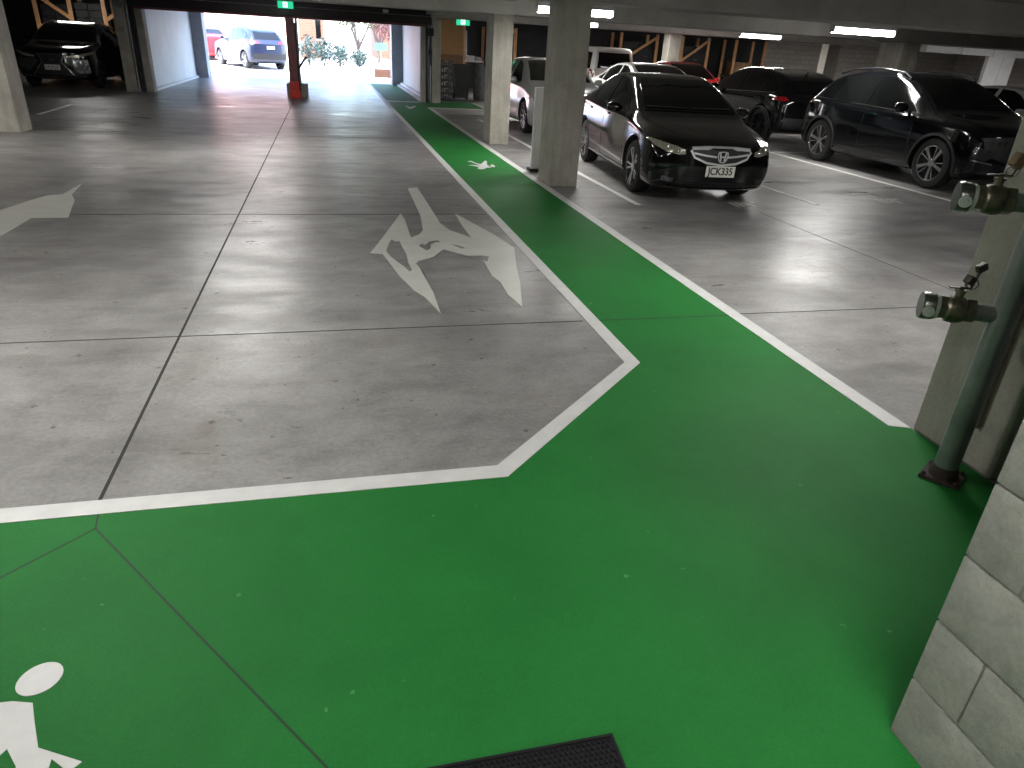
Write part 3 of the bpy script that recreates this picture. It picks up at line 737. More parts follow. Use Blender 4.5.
    def wheels(s, style, rim_mat, width=.215):
        sp = s.sp; r = sp['wr']; W = sp['W']; rr = r*sp.get('rimf', .70)
        first = None
        for ya in sp['axles']:
            for sg in (-1, 1):
                if first is None:
                    t = MB().lathe([(-width/2+.01, rr*.97), (-width/2, rr*1.05), (-width/2+.012, r*.95), (-width/2+.045, r), (width/2-.045, r), (width/2-.012, r*.95), (width/2, rr*1.05), (width/2-.01, rr*.97), (0, rr*.94)], (0, 0, 0), (1, 0, 0), 44, close=True)
                    wh = t.build('wheel', M['tyre'], s.root, 35)
                    q = MB(); fx = width/2-.012
                    q.lathe([(-width/2+.02, rr*.98), (fx, rr*1.0), (fx+.006, rr*.985), (fx, rr*.95), (-width/2+.02, rr*.93)], (0, 0, 0), (1, 0, 0), 44, close=True)
                    def spoke(a, w0, w1, xo=0.):
                        ca, sa = math.cos(a), math.sin(a); tx, tz = -sa, ca
                        def pt(rad, w, x): return (x, rad*ca+w*tx, rad*sa+w*tz)
                        ri, ra = .045, rr*.97
                        q.quadbox([pt(ri, -w0, fx-.045+xo), pt(ri, w0, fx-.045+xo), pt(ra, w1, fx-.03), pt(ra, -w1, fx-.03), pt(ri, -w0*.9, fx-.018+xo), pt(ri, w0*.9, fx-.018+xo), pt(ra, w1*.8, fx-.002), pt(ra, -w1*.8, fx-.002)])
                    if style == 'twin':
                        for k in range(5):
                            for dd in (-.17, .17): spoke(2*PI*k/5+PI/2+dd, .012, .016)
                    elif style == 'blade':
                        for k in range(5):
                            spoke(2*PI*k/5+PI/2, .018, .034); spoke(2*PI*k/5+PI/2+.42, .006, .012, -.004)
                    else:
                        for k in range(10): spoke(2*PI*k/10, .012, .02)
                    q.lathe([(fx-.05, .062), (fx-.014, .060), (fx-.006, .05), (fx-.006, .0)], (0, 0, 0), (1, 0, 0), 24)
                    rim = q.build('rim', rim_mat, wh, 35)
                    MB().lathe([(-.02, rr*.93), (.0, rr*.93), (.0, .01)], (0, 0, 0), (1, 0, 0), 32).build('brake_disc', M['plastic'], wh, 35)
                    first = wh; w_ = wh
                else:
                    w_ = copy_thing(first, s.root)
                w_.location = (sg*(W-width/2-.012), ya, r)
                w_.rotation_euler = (random.uniform(0, 1.2), 0, 0 if sg > 0 else PI)
    def mirrors(s, y, z, x, material, size=(.19, .10, .13)):
        y, z, x = y*s.sl, z*s.sz, x*s.sw
        for sg in (-1, 1):
            mb = MB()
            mb.rings([[(sg*(x+.02+t*size[0]), y+.03*t+math.cos(a)*size[1]*.5*q*(1 if math.cos(a) < 0 else .45), z+.05+math.sin(a)*size[2]*.5*q) for a in [2*PI*k/14 for k in range(14)]] for t, q in ((0, .45), (.12, .8), (.4, 1.), (.75, .95), (.95, .7), (1, .35))])
            o = mb.build('door_mirror', material, s.root, 45)
            MB().beam((sg*(x-.06), y+.02, z-.01), (sg*(x+.07), y+.02, z+.03), .06, .03, .006).build('mirror_arm', M['plastic'], o)
    def plate(s, y, z, text=None, rear=False, w=.36, h=.125, marks_=False):
        p = MB().box(-w/2, w/2, -.008, .0, -h/2, h/2, .003).build('number_plate', M['plate'], s.root)
        p.location = (0, y, z*s.sz)
        if rear: p.rotation_euler = (0, 0, PI)
        if text:
            cu = bpy.data.curves.new('plate_text', 'FONT'); cu.body = text; cu.size = .115; cu.align_x = 'CENTER'; cu.align_y = 'CENTER'; cu.extrude = .001; cu.space_character = .95; cu.offset = .0022
            to = bpy.data.objects.new('tmp_text', cu); COL.objects.link(to)
            dg = bpy.context.evaluated_depsgraph_get(); dg.update()
            me = bpy.data.meshes.new_from_object(to.evaluated_get(dg)); bpy.data.objects.remove(to)
            me.materials.clear(); me.materials.append(M['plate_text'])
            xs = [v.co.x for v in me.vertices]; k = (w*.86)/(max(xs)-min(xs))
            for v in me.vertices: v.co = (v.co.x*k, -.0095-v.co.z, v.co.y*1.0)
            t = bpy.data.objects.new('plate_letters', me); COL.objects.link(t); t.parent = p
        elif marks_:
            mb = MB()
            for k in range(6):
                mb.box(-.15+k*.05, -.15+k*.05+.012, -.0095, -.007, -.035, .035); mb.box(-.15+k*.05, -.15+k*.05+.032, -.0095, -.007, .02 if k % 2 else -.035, .035 if k % 2 else -.02)
            mb.build('plate_letters', M['plate_text'], p)
        return p

SEDAN = dict(L=4.66, W=.88, wr=.318, rimf=.72, axles=(.95, 3.62), bow=(.30, .2), nose=.07, tail=.10,
    top=[(0, .685), (.06, .725), (.2, .775), (.6, .86), (1.0, .93), (1.2, .99), (1.55, 1.185), (2.0, 1.385), (2.25, 1.43), (2.6, 1.445), (3.1, 1.415), (3.45, 1.33), (3.85, 1.15), (4.05, 1.085), (4.4, 1.075), (4.6, 1.05), (4.66, .98)],
    belt=[(0, .60), (.06, .66), (.25, .73), (.7, .82), (1.2, .90), (2.0, .935), (3.3, .975), (4.0, 1.0), (4.4, 1.0), (4.66, .90)],
    roof=[(0, .60), (.3, .60), (1.0, .70), (1.2, .745), (1.55, .69), (2.0, .60), (2.6, .565), (3.2, .565), (3.6, .60), (4.0, .66), (4.66, .60)],
    width=[(0, .88), (.05, .92), (.15, .955), (.4, .985), (.95, 1.0), (3.8, 1.), (4.3, .97), (4.55, .93), (4.66, .86)],
    under=[(0, .27), (.04, .20), (.15, .175), (.6, .17), (4.0, .18), (4.5, .24), (4.66, .34)])
SUV = dict(L=4.50, W=.93, wr=.365, rimf=.70, axles=(.9, 3.66), bow=(.26, .18), nose=.03, tail=.05,
    top=[(0, .88), (.05, .95), (.15, .985), (.6, 1.05), (1.05, 1.10), (1.25, 1.15), (1.6, 1.37), (1.98, 1.565), (2.3, 1.645), (2.7, 1.665), (3.2, 1.64), (3.65, 1.565), (3.97, 1.47), (4.2, 1.27), (4.4, 1.09), (4.5, .98)],
    belt=[(0, .80), (.1, .90), (.5, .98), (1.2, 1.03), (2.0, 1.05), (3.2, 1.08), (3.9, 1.13), (4.27, 1.10), (4.42, 1.02), (4.5, .92)],
    roof=[(0, .66), (.3, .68), (1.0, .76), (1.2, .79), (1.6, .73), (2.0, .66), (2.6, .63), (3.6, .62), (4.0, .62), (4.27, .70), (4.5, .68)],
    width=[(0, .88), (.06, .93), (.2, .965), (.5, .99), (.9, 1.0), (3.8, 1.), (4.2, .975), (4.43, .94), (4.5, .88)],
    under=[(0, .33), (.05, .26), (.2, .22), (.7, .21), (3.9, .22), (4.35, .28), (4.5, .40)])
def scp(poly, a=1., b=1.): return poly

def glass_sedan(c, sl=1., sz=1., sw=1., frame=None):
    g = M['glass']
    c.patch('windscreen', scp([(-.67, 1.01), (.67, 1.01), (.63, 1.12), (.55, 1.375), (.3, 1.395), (-.3, 1.395), (-.55, 1.375), (-.63, 1.12)], sw, sz), 'front', g)
    c.patch('rear_window', scp([(-.60, 1.12), (.60, 1.12), (.52, 1.34), (-.52, 1.34)], sw, sz), 'rear', g)
    c.both('side_window', scp([(1.52, .965), (1.58, 1.02), (2.02, 1.285), (2.22, 1.355), (2.50, 1.375), (2.50, .985)], sl, sz), 'side', g)
    c.both('side_window', scp([(2.60, .988), (2.60, 1.375), (2.95, 1.36), (3.28, 1.285), (3.36, 1.24), (3.36, 1.02)], sl, sz), 'side', g)
    c.both('quarter_window', scp([(3.42, 1.025), (3.42, 1.21), (3.72, 1.075), (3.70, 1.045)], sl, sz), 'side', g)

def car_seams(c, ys, z0, z1, sl=1.):
    for y in ys: c.both('door_gap', [(y*sl-.004, z0), (y*sl+.004, z0), (y*sl+.004, z1), (y*sl-.004, z1)], 'side', M['plastic'], off=.0015, depth=.004, grid=.1)

# --- hero: black sedan
h = Car('sedan_car', 'shiny black sedan facing forward with chrome grille and white plate, beside the column', SEDAN, M['black_paint'], (4.42, 7.57), math.radians(-5.5), sc=(.97, .915, .96))
glass_sedan(h)
h.wheels('twin', M['alloy'])
gr = h.patch('grille', [(-.40, .665), (-.36, .59), (-.2, .535), (0, .515), (.2, .535), (.36, .59), (.40, .665), (.30, .685), (-.30, .685)], 'front', M['plastic'], off=.008, grid=.05)
h.strip('grille_bar', [(-.39, .682), (-.2, .695), (0, .698), (.2, .695), (.39, .682)], 'front', .022, M['chrome_bright'], gr, off=.016)
h.strip('grille_bar', [(-.40, .665), (-.35, .585), (-.2, .53), (0, .508), (.2, .53), (.35, .585), (.40, .665)], 'front', .024, M['chrome_bright'], gr, off=.016)
h.strip('grille_bar', [(-.36, .635), (-.2, .612), (-.07, .60)], 'front', .022, M['chrome_bright'], gr, off=.018)
h.strip('grille_bar', [(.36, .635), (.2, .612), (.07, .60)], 'front', .022, M['chrome_bright'], gr, off=.018)
yb = h.hit((0, -2, .60), (0, 1, 0))[0].y
em = MB()
for sg in (-1, 1):
    em.tube([(sg*.055, 0, .052), (sg*.060, 0, .02), (sg*.045, 0, -.03), (sg*.028, 0, -.05)], .007, 8)
    em.tube([(sg*.038, 0, .052), (sg*.026, 0, .0), (sg*.022, 0, -.04)], .010, 8)
em.tube([(-.055, 0, .055), (0, 0, .062), (.055, 0, .055)], .006, 8).tube([(-.028, 0, -.052), (0, 0, -.058), (.028, 0, -.052)], .006, 8).beam((-.026, 0, .004), (.026, 0, .004), .01, .018)
e_ = em.build('emblem', M['chrome_bright'], gr, 50); e_.location = (0, yb-.028, .603*h.sz)
for hl in h.both('headlight', [(.47, .665), (.46, .615), (.54, .605), (.68, .628), (.79, .68), (.84, .738), (.81, .75), (.70, .725), (.55, .69)], 'front', M['lens'], off=.008, grid=.04):
    sg = 1 if sum(v.co.x for v in hl.data.vertices) > 0 else -1
    for px_, pz_, r_ in ((.55, .645, .022), (.66, .672, .024)):
        p, n_ = h.hit((sg*px_, -2, pz_), (0, 1, 0))
        MB().lathe([(0, r_), (.006, r_), (.010, r_*.7), (.012, 0)], p-Vector((0, .006, 0)), (0, -1, 0), 20).build('reflector', M['chrome'], hl, 40)
h.patch('lower_intake', [(-.42, .30), (.42, .30), (.38, .235), (-.38, .235)], 'front', M['plastic'], off=.006)
h.both('fog_light', [(.56, .33), (.70, .345), (.70, .285), (.58, .28)], 'front', M['dark_lens'], off=.006, grid=.05)
h.strip('bumper_lip', [(-.66, .222), (-.3, .212), (.3, .212), (.66, .222)], 'front', .010, M['dark_lens'], off=.010)
pl = h.plate(h.hit((0, -2, .43), (0, 1, 0))[0].y-.012, .435, 'JCK335')
h.mirrors(1.62, .955, .86, M['black_paint'])
for y in (2.28, 3.30): h.both('door_handle', [(y, .865), (y+.2, .87), (y+.2, .895), (y, .89)], 'side', M['black_paint'], off=.022, grid=.1, depth=.02)
h.both('taillight', [(.5, .80), (.82, .80), (.84, .95), (.5, .97)], 'rear', M['tail'])
h.both('side_moulding', [(1.32, .255), (3.28, .255), (3.28, .275), (1.32, .275)], 'side', M['dark_lens'], off=.010, grid=.2)
car_seams(h, (1.42, 2.55, 3.42), .30, .93)
h.both('wiper', [(.02, 1.035), (.62, 1.045), (.62, 1.056), (.02, 1.046)], 'front', M['plastic'], off=.016, grid=.1)
h.plate(h.sp['L']+.04, .62, rear=True)

def glass_suv(c, sl=1., sz=1., sw=1.):
    g = M['glass']
    c.patch('windscreen', scp([(-.72, 1.175), (.72, 1.175), (.68, 1.28), (.60, 1.565), (.3, 1.60), (-.3, 1.60), (-.60, 1.565), (-.68, 1.28)], sw, sz), 'front', g)
    c.patch('rear_window', scp([(-.60, 1.15), (.60, 1.15), (.53, 1.44), (-.53, 1.44)], sw, sz), 'rear', g)
    c.both('side_window', scp([(1.50, 1.075), (1.56, 1.12), (1.98, 1.43), (2.2, 1.525), (2.55, 1.555), (2.55, 1.085)], sl, sz), 'side', g)
    c.both('side_window', scp([(2.65, 1.088), (2.65, 1.555), (3.1, 1.54), (3.5, 1.475), (3.5, 1.125)], sl, sz), 'side', g)
    c.both('quarter_window', scp([(3.58, 1.14), (3.58, 1.46), (3.78, 1.37), (3.95, 1.25), (3.92, 1.19)], sl, sz), 'side', g)

# --- large SUV on the right
t = Car('suv_car', 'large black SUV facing forward with roof rails and five-spoke wheels, at the right', SUV, M['navy_paint'], (9.64, 8.13), 0, sc=(.985, .98, .955))
glass_suv(t)
t.wheels('blade', M['alloy'])
for ya in (.9, 3.66):
    pts = [(ya+.46*math.cos(a), .375+.46*math.sin(a)) for a in [PI*k/14-.15+(.3*k/14) for k in range(15)]]
    pin = [(ya+.418*math.cos(a), .375+.418*math.sin(a)) for a in [PI*k/14-.15+(.3*k/14) for k in range(15)]]
    t.both('arch_cladding', pts+pin[::-1], 'side', M['plastic'], off=.012, grid=.08, depth=.02)
t.both('sill_cladding', [(1.36, .24), (3.2, .24), (3.2, .38), (1.36, .38)], 'side', M['plastic'], off=.01, grid=.2)
t.both('window_trim', [(1.50, 1.050), (4.0, 1.125), (4.0, 1.14), (1.50, 1.065)], 'side', M['chrome'], off=.012, grid=.1)
gg = t.patch('grille', [(-.80, .84), (-.72, .60), (-.45, .52), (.45, .52), (.72, .60), (.80, .84), (.5, .875), (-.5, .875)], 'front', M['plastic'], off=.008)
for k in range(4):
    for sg in (-1, 1):
        x0 = sg*(.50+.07*k)
        t.patch('drl_facet', [(x0, .83-.008*k), (x0+sg*.05, .80), (x0+sg*.02, .745+.01*k)], 'front', M['dark_lens'], gg, off=.016, grid=.05)
t.both('headlight', [(.60, .66), (.83, .72), (.86, .56), (.70, .53)], 'front', M['dark_lens'], off=.008, grid=.05)
t.both('side_marker', [(.62, .50), (.84, .535), (.84, .515), (.62, .48)], 'front', M['chrome'], off=.012, grid=.05)
t.patch('lower_intake', [(-.5, .46), (.5, .46), (.42, .36), (-.42, .36)], 'front', M['plastic'], off=.006)
t.plate(t.hit((0, -2, .55), (0, 1, 0))[0].y-.012, .55, marks_=True)
t.mirrors(1.66, 1.08, .90, M['navy_paint'], (.2, .12, .15))
for y in (2.3, 3.36): t.both('door_handle', [(y, .965), (y+.2, .972), (y+.2, 1.0), (y, .993)], 'side', M['navy_paint'], off=.022, grid=.1, depth=.02)
t.both('door_crease', [(2.1, .80), (3.3, .86), (3.3, .872), (2.1, .812)], 'side', M['navy_paint'], off=.008, grid=.1)
car_seams(t, (1.45, 2.60, 3.50), .40, 1.06)
for sg in (-1, 1):
    MB().tube([(sg*.62, 2.02, 1.50), (sg*.635, 2.17, 1.575), (sg*.64, 2.75, 1.615), (sg*.63, 3.4, 1.575), (sg*.60, 3.75, 1.50)], .018, 10).build('roof_rail', M['dark_alloy'], t.root, 50)
t.both('taillight', [(.3, .98), (.86, .98), (.86, 1.10), (.3, 1.06)], 'rear', M['tail'])
t.patch('wiper', [(-.1, 1.20), (.62, 1.21), (.62, 1.222), (-.1, 1.212)], 'front', M['plastic'], off=.016, grid=.1)

# --- charcoal SUV seen from behind
q = Car('suv_car', 'charcoal SUV seen from its red-lamped rear corner, between black sedan and large SUV', SUV, M['char_paint'], (10.07, 18.15), PI, sc=(1., .97, .91))
glass_suv(q); q.wheels('multi', M['dark_alloy'])
q.both('taillight', [(.72, .985), (.84, .97), (.90, 1.0), (.88, 1.06), (.76, 1.055)], 'rear', M['tail'], off=.012, grid=.04)
q.both('tail_reflector', [(.58, .52), (.82, .55), (.82, .575), (.58, .545)], 'rear', M['chrome'], off=.01)
q.patch('rear_bumper', [(-.80, .62), (.80, .62), (.78, .38), (-.78, .38)], 'rear', M['plastic'], off=.012)
q.mirrors(1.66, 1.08, .90, M['char_paint'], (.2, .12, .15))
q.both('window_trim', [(1.50, 1.050), (4.0, 1.125), (4.0, 1.14), (1.50, 1.065)], 'side', M['chrome'], off=.012, grid=.1)
for ya in (.9, 3.66):
    pts = [(ya+.455*math.cos(a), .375+.455*math.sin(a)) for a in [PI*k/14 for k in range(15)]]
    pin = [(ya+.418*math.cos(a), .375+.418*math.sin(a)) for a in [PI*k/14 for k in range(15)]]
    q.both('arch_cladding', pts+pin[::-1], 'side', M['plastic'], off=.012, grid=.08, depth=.02)
q.plate(q.sp['L']+.04, .80, rear=True, marks_=True)
q.both('headlight', [(.5, .75), (.82, .78), (.84, .66), (.55, .66)], 'front', M['dark_lens'], off=.008, grid=.05)
q.patch('grille', [(-.42, .80), (-.36, .55), (.36, .55), (.42, .80)], 'front', M['plastic'], off=.008)
ant = MB().rings([[(x*.02, 3.75+dy, 1.385+z) for x, dy in ((-1, 0), (0, -.02), (1, 0), (0, .06))] for z in (0, .03)]+[[(x*.004, 3.80+dy*.3, 1.46) for x, dy in ((-1, 0), (0, -.02), (1, 0), (0, .06))]]).build('roof_antenna', M['plastic'], q.root)

def sedan_parts(c, paint, sl=1., sz=1., sw=1., style='multi'):
    glass_sedan(c, sl, sz, sw); c.wheels(style, M['alloy'])
    c.both('headlight', scp([(.50, .665), (.50, .59), (.70, .60), (.86, .70), (.83, .74), (.70, .725)], sw, sz), 'front', M['lens'], grid=.05)
    c.patch('grille', scp([(-.38, .66), (-.32, .56), (.32, .56), (.38, .66)], sw, sz), 'front', M['plastic'])
    c.patch('lower_intake', scp([(-.5, .42), (.5, .42), (.44, .27), (-.44, .27)], sw, sz), 'front', M['plastic'])
    c.plate(c.hit((0, -2, .5*sz), (0, 1, 0))[0].y-.012, .5*sz, marks_=True)
    c.mirrors(1.62*sl, .955*sz, .86*sw, paint)
    car_seams(c, (1.42, 2.55, 3.42), .30, .93*sz, sl)
    for y in (2.28, 3.30): c.both('door_handle', scp([(y, .865), (y+.2, .87), (y+.2, .895), (y, .89)], sl, sz), 'side', paint, off=.02, grid=.1, depth=.02)
    c.both('taillight', scp([(.5, .80), (.82, .80), (.84, .95), (.5, .97)], sw, sz), 'rear', M['tail'])
c = Car('hatchback_car', 'silver car half hidden between the two concrete columns', SEDAN, M['silver_paint'], (4.78, 14.0), 0, sc=(.96, 1., 1.))
sedan_parts(c, M['silver_paint'])
c = Car('sedan_car', 'pale silver car whose roof shows behind the black sedan', SEDAN, M['pale_paint'], (7.45, 14.35), 0, sc=(1., 1., 1.))
sedan_parts(c, M['pale_paint'])
c = Car('sedan_car', 'bright red car in the back row between pale car and charcoal SUV', SEDAN, M['red_car'], (10.95, 20.0), 0, sc=(.93, .97, 1.03))
sedan_parts(c, M['red_car'])
c = Car('sedan_car', 'silver sedan at the far right edge behind the large SUV', SEDAN, M['silver_paint'], (13.55, 9.6), 0)
sedan_parts(c, M['silver_paint'])

# --- white van, rear towards the viewer
VAN = dict(L=4.6, W=.86, wr=.31, rimf=.68, axles=(.75, 3.55), bow=(.2, .08), nose=.02, tail=.06,
    top=[(0, .85), (.1, .98), (.5, 1.08), (1.1, 1.70), (1.5, 1.80), (2.5, 1.82), (4.2, 1.80), (4.45, 1.76), (4.55, 1.5), (4.6, 1.2)],
    belt=[(0, .78), (.2, .9), (1., 1.02), (2., 1.04), (4.2, 1.04), (4.5, 1.02), (4.6, .98)],
    roof=[(0, .64), (.4, .70), (1.1, .66), (2., .66), (4.2, .66), (4.45, .66), (4.6, .70)],
    width=[(0, .86), (.1, .93), (.4, .98), (.8, 1.), (4., 1.), (4.4, .98), (4.6, .93)],
    under=[(0, .30), (.1, .22), (.6, .2), (4.0, .2), (4.5, .26), (4.6, .34)])
v = Car('van', 'white van seen from the rear in the back row, left of the orange racks', VAN, M['white_car'], (9.72, 29.4), PI)
v.wheels('multi', M['alloy'])
v.patch('rear_window', [(-.62, 1.12), (.62, 1.12), (.56, 1.62), (-.56, 1.62)], 'rear', M['glass'])
v.both('taillight', [(.70, .82), (.84, .82), (.82, 1.08), (.69, 1.08)], 'rear', M['tail'], off=.01)
v.both('side_window', [(1.3, 1.08), (1.6, 1.6), (2.4, 1.64), (2.4, 1.08)], 'side', M['glass'])
v.both('side_window', [(2.5, 1.08), (2.5, 1.64), (3.4, 1.64), (3.4, 1.08)], 'side', M['glass'])
v.both('side_window', [(3.5, 1.08), (3.5, 1.64), (4.15, 1.6), (4.25, 1.1)], 'side', M['glass'])
v.patch('windscreen', [(-.66, 1.12), (.66, 1.12), (.58, 1.62), (-.58, 1.62)], 'front', M['glass'])
v.plate(4.64, .62, rear=True)

# --- dark SUV with spindle grille, far left
lx = Car('suv_car', 'black SUV facing forward with angular silver-edged grille, in the dark left bay', SUV, M['black_paint'], (-6.95, 22.1), 0, sc=(1.04, 1.0, .99))
glass_suv(lx); lx.wheels('multi', M['dark_alloy'])
g2 = lx.patch('grille', [(-.30, .86), (.30, .86), (.22, .66), (.46, .34), (-.46, .34), (-.22, .66)], 'front', M['plastic'], off=.010)
for sg in (-1, 1):
    lx.strip('grille_frame', [(sg*.31, .87), (sg*.225, .66), (sg*.47, .34)], 'front', .028, M['chrome'], g2, off=.018)
for k in range(5): lx.strip('grille_bar', [(-.24, .42+.085*k), (.24, .42+.085*k)], 'front', .012, M['dark_lens'], g2, off=.014)
lx.strip('bumper_trim', [(-.75, .33), (-.4, .30), (.4, .30), (.75, .33)], 'front', .022, M['chrome'], off=.012)
yb = lx.hit((0, -2, .72), (0, 1, 0))[0].y
e2 = MB().tube([(.05*math.cos(a), 0, .038*math.sin(a)) for a in [2*PI*k/20 for k in range(21)]], .006, 8).tube([(.02, 0, .03), (-.02, 0, -.015), (.03, 0, -.015)], .006, 8).build('emblem', M['chrome'], g2, 50); e2.location = (0, yb-.03, .70)
lx.both('headlight', [(.36, .80), (.62, .85), (.88, .92), (.88, .86), (.62, .77), (.40, .76)], 'front', M['lens'], off=.01, grid=.05)
lx.both('bumper_panel', [(.36, .74), (.80, .72), (.84, .40), (.58, .40), (.32, .66)], 'front', M['dark_lens'], off=.007, grid=.05)
lx.plate(lx.hit((0, -2, .52), (0, 1, 0))[0].y-.02, .53, marks_=True)
lx.mirrors(1.72, 1.1, .92, M['black_paint'], (.2, .12, .15))

# ------------------------------------------------------------------ racks and stored goods
def rack(name, xs, y, depth, h, braces, lab, shelves=(1.1,)):
    r = tag(empty(name, (xs[0], y, 0)), lab, 'storage rack')
    for i, x in enumerate(xs):
        for yy in (0, depth):
            u = MB().box(x-xs[0]-.06, x-xs[0]+.06, yy-.03, yy+.03, 0, h, .006)
            if yy == 0:
                for k in range(int(h/.12)): u.box(x-xs[0]-.012, x-xs[0]+.012, yy-.034, yy-.029, .06+.12*k, .11+.12*k)
            u.build('upright', M['orange'], r)
    for i, z0, z1, fl_ in braces:
        a, b = xs[i]-xs[0], xs[i+1]-xs[0]
        if fl_: a, b = b, a
        MB().beam((a, 0, z0), (b, 0, z1), .03, .10).build('diagonal_brace', M['orange'], r)
    for z in shelves:
        for y0 in (0, depth): MB().box(0, xs[-1]-xs[0], y0-.03, y0+.03, z-.05, z+.05, .004).build('shelf_beam', M['blue_beam'], r)
        MB().box(0, xs[-1]-xs[0], 0, depth, z+.05, z+.07).build('shelf_board', M['dark_goods'], r)
    return r
rack('pallet_rack', [-9.0, -8.0, -7.0, -6.05], 28.2, 1.2, 2.45, [(0, 2.4, 1.7, 0), (2, 1.7, 2.4, 0), (0, .9, 1.5, 1)], 'orange braced storage rack behind the dark SUV in the left bay', (1.35,))
rack('pallet_rack', [6.2, 7.3], 29.6, 1., 2.3, [(0, 1.4, 2.25, 0)], 'orange braced rack glimpsed between the two concrete columns')
rack('pallet_rack', [11.75, 13.35], 29.6, 1., 2.4, [(0, 1.3, 2.3, 0)], 'orange rack directly behind the white van')
rack('pallet_rack', [14.5, 15.7], 29.6, 1., 2.4, [(0, 1.45, 2.3, 0), (0, .5, 1.2, 1)], 'orange rack with a diagonal brace behind the red car')
rack('pallet_rack', [17.0, 18.4], 29.6, 1., 2.4, [], 'slender orange rack with cardboard boxes left of the block wall', (.95,))
def box_on(x0, x1, y0, y1, z0, z1, lab, mm='card', name='cardboard_box', cat='box', group=None):
    o = tag(empty(name, ((x0+x1)/2, (y0+y1)/2, z0)), lab, cat, group)
    w, d, hh = (x1-x0)/2, (y1-y0)/2, z1-z0
    MB().box(-w, w, -d, d, 0, hh, .008).build('carton', M[mm], o)
    MB().box(-.03, .03, -d-.002, d+.002, hh*.55, hh+.002).build('tape', M['mdf'], o)
    return o
box_on(17.15, 17.95, 29.65, 30.4, 1.02, 1.55, 'brown cardboard box on the shelf of the slender rack')
box_on(17.1, 18.3, 29.65, 30.4, 0, .85, 'wide cardboard carton on the floor under the slender rack shelf')
def goods(x0, x1, y0, y1, z0, z1, lab):
    o = tag(empty('wrapped_pallet_load', ((x0+x1)/2, (y0+y1)/2, z0)), lab, 'stored goods')
    w, d, hh = (x1-x0)/2, (y1-y0)/2, z1-z0
    for i in range(2):
        for k in range(3): MB().box(-w+i*w+.01, -w+(i+1)*w-.01, -d, d, .12+k*(hh-.12)/3+.005, .12+(k+1)*(hh-.12)/3-.005, .015).build('wrapped_carton', M['dark_goods'], o)
    MB().box(-w, w, -d, d, .09, .12).build('pallet_deck', M['card'], o)
    for x in (-w, -.05, w-.1): MB().box(x, x+.1, -d, d, 0, .09).build('pallet_runner', M['card'], o)
    return o
goods(11.9, 13.2, 29.7, 30.6, 1.17, 2.1, 'dark wrapped goods on the rack shelf behind the white van')
goods(14.6, 15.6, 29.7, 30.6, 1.17, 2.05, 'dark wrapped goods on the braced rack behind the red car')
goods(-8.9, -8.05, 28.3, 29.3, 1.42, 2.1, 'dark wrapped goods on the far left rack shelf')
goods(-7.9, -7.1, 28.3, 29.3, 1.42, 2.2, 'dark wrapped goods on the middle of the left rack shelf')
goods(6.3, 7.2, 29.7, 30.6, 1.17, 2.0, 'dark wrapped goods on the rack seen between the columns')
goods(-5.95, -5.2, 26.0, 27.0, 0, 1.7, 'tall dark wrapped stack beside the left door post')
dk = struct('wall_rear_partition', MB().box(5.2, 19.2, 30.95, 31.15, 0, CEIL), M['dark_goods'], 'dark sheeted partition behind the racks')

# alcove with crates, bins and board beside the doorway
bd = tag(empty('tan_board', (3.95, 24.85, .98)), 'tan board leaning upright above the crates beside the doorway', 'board')
MB().box(-.5, .42, 0, .03, .32, 1.35, .004).build('board_sheet', M['mdf'], bd)
MB().box(.42, .49, -.03, .05, -.25, 1.4, .004).build('timber_edge', M['orange'], bd)
MB().box(-.5, .42, -.03, 0, .0, .32, .004).build('lower_rail', M['card'], bd)
def crate(x, y, z, lab):
    o = tag(empty('plastic_crate', (x, y, z)), lab, 'crate', 'stacked black crates')
    mb = MB(); w, d, hh = .24, .2, .19
    mb.box(-w, w, -d, d, 0, .015)
    for z0, z1 in ((.0, .045), (.145, .19)):
        mb.box(-w, w, -d, -d+.015, z0, z1).box(-w, w, d-.015, d, z0, z1).box(-w, -w+.015, -d, d, z0, z1).box(w-.015, w, -d, d, z0, z1)
    for k in range(7):
        xx_ = -w+k*(2*w-.02)/6; mb.box(xx_, xx_+.02, -d, -d+.012, .04, .15).box(xx_, xx_+.02, d-.012, d, .04, .15)
    mb.build('crate_body', M['crate'], o); MB().box(-.07, .07, -d-.006, -d, .15, .175).build('crate_handle', M['galv'], o)
    return o
nm = ['bottom', 'second', 'third', 'fourth', 'fifth', 'topmost']
for k in range(6):
    crate(3.56, 23.4, .192*k, '%s black plastic crate of the stack beside the right door post' % nm[k])
wb = tag(empty('wheelie_bin', (4.18, 24.0, 0)), 'black wheelie bin between the crate stack and the grey sack', 'bin')
MB().rings([[(-.20, -.22, .06), (.20, -.22, .06), (.20, .22, .06), (-.20, .22, .06)], [(-.27, -.30, 1.0), (.27, -.30, 1.0), (.27, .30, 1.0), (-.27, .30, 1.0)]]).build('bin_body', M['bin'], wb)
MB().box(-.29, .29, -.33, .33, 1.0, 1.06, .02).build('bin_lid', M['bin'], wb)
for sg in (-1, 1): MB().lathe([(-.03, .02), (-.03, .1), (.03, .1), (.03, .02)], (sg*.22, .2, .1), (1, 0, 0), 20).build('wheel', M['tyre'], wb)
MB().cyl((-.2, .36, .98), (.2, .36, .98), .015, 10).build('bin_handle', M['bin'], wb)
sk = MB(); 
sk.rings([[(4.80+(.20+.03*math.sin(3*a+z*5))*math.cos(a)*q, 24.0+(.2+.03*math.cos(4*a))*math.sin(a)*q, z) for a in [2*PI*k/18 for k in range(18)]] for z, q in ((0, .85), (.1, 1.05), (.35, 1.1), (.7, 1.), (.95, .9), (1.08, .6))])
tag(sk.build('rubble_sack', M['sack'], None, 60), 'grey bulging sack standing beside the black wheelie bin', 'sack')
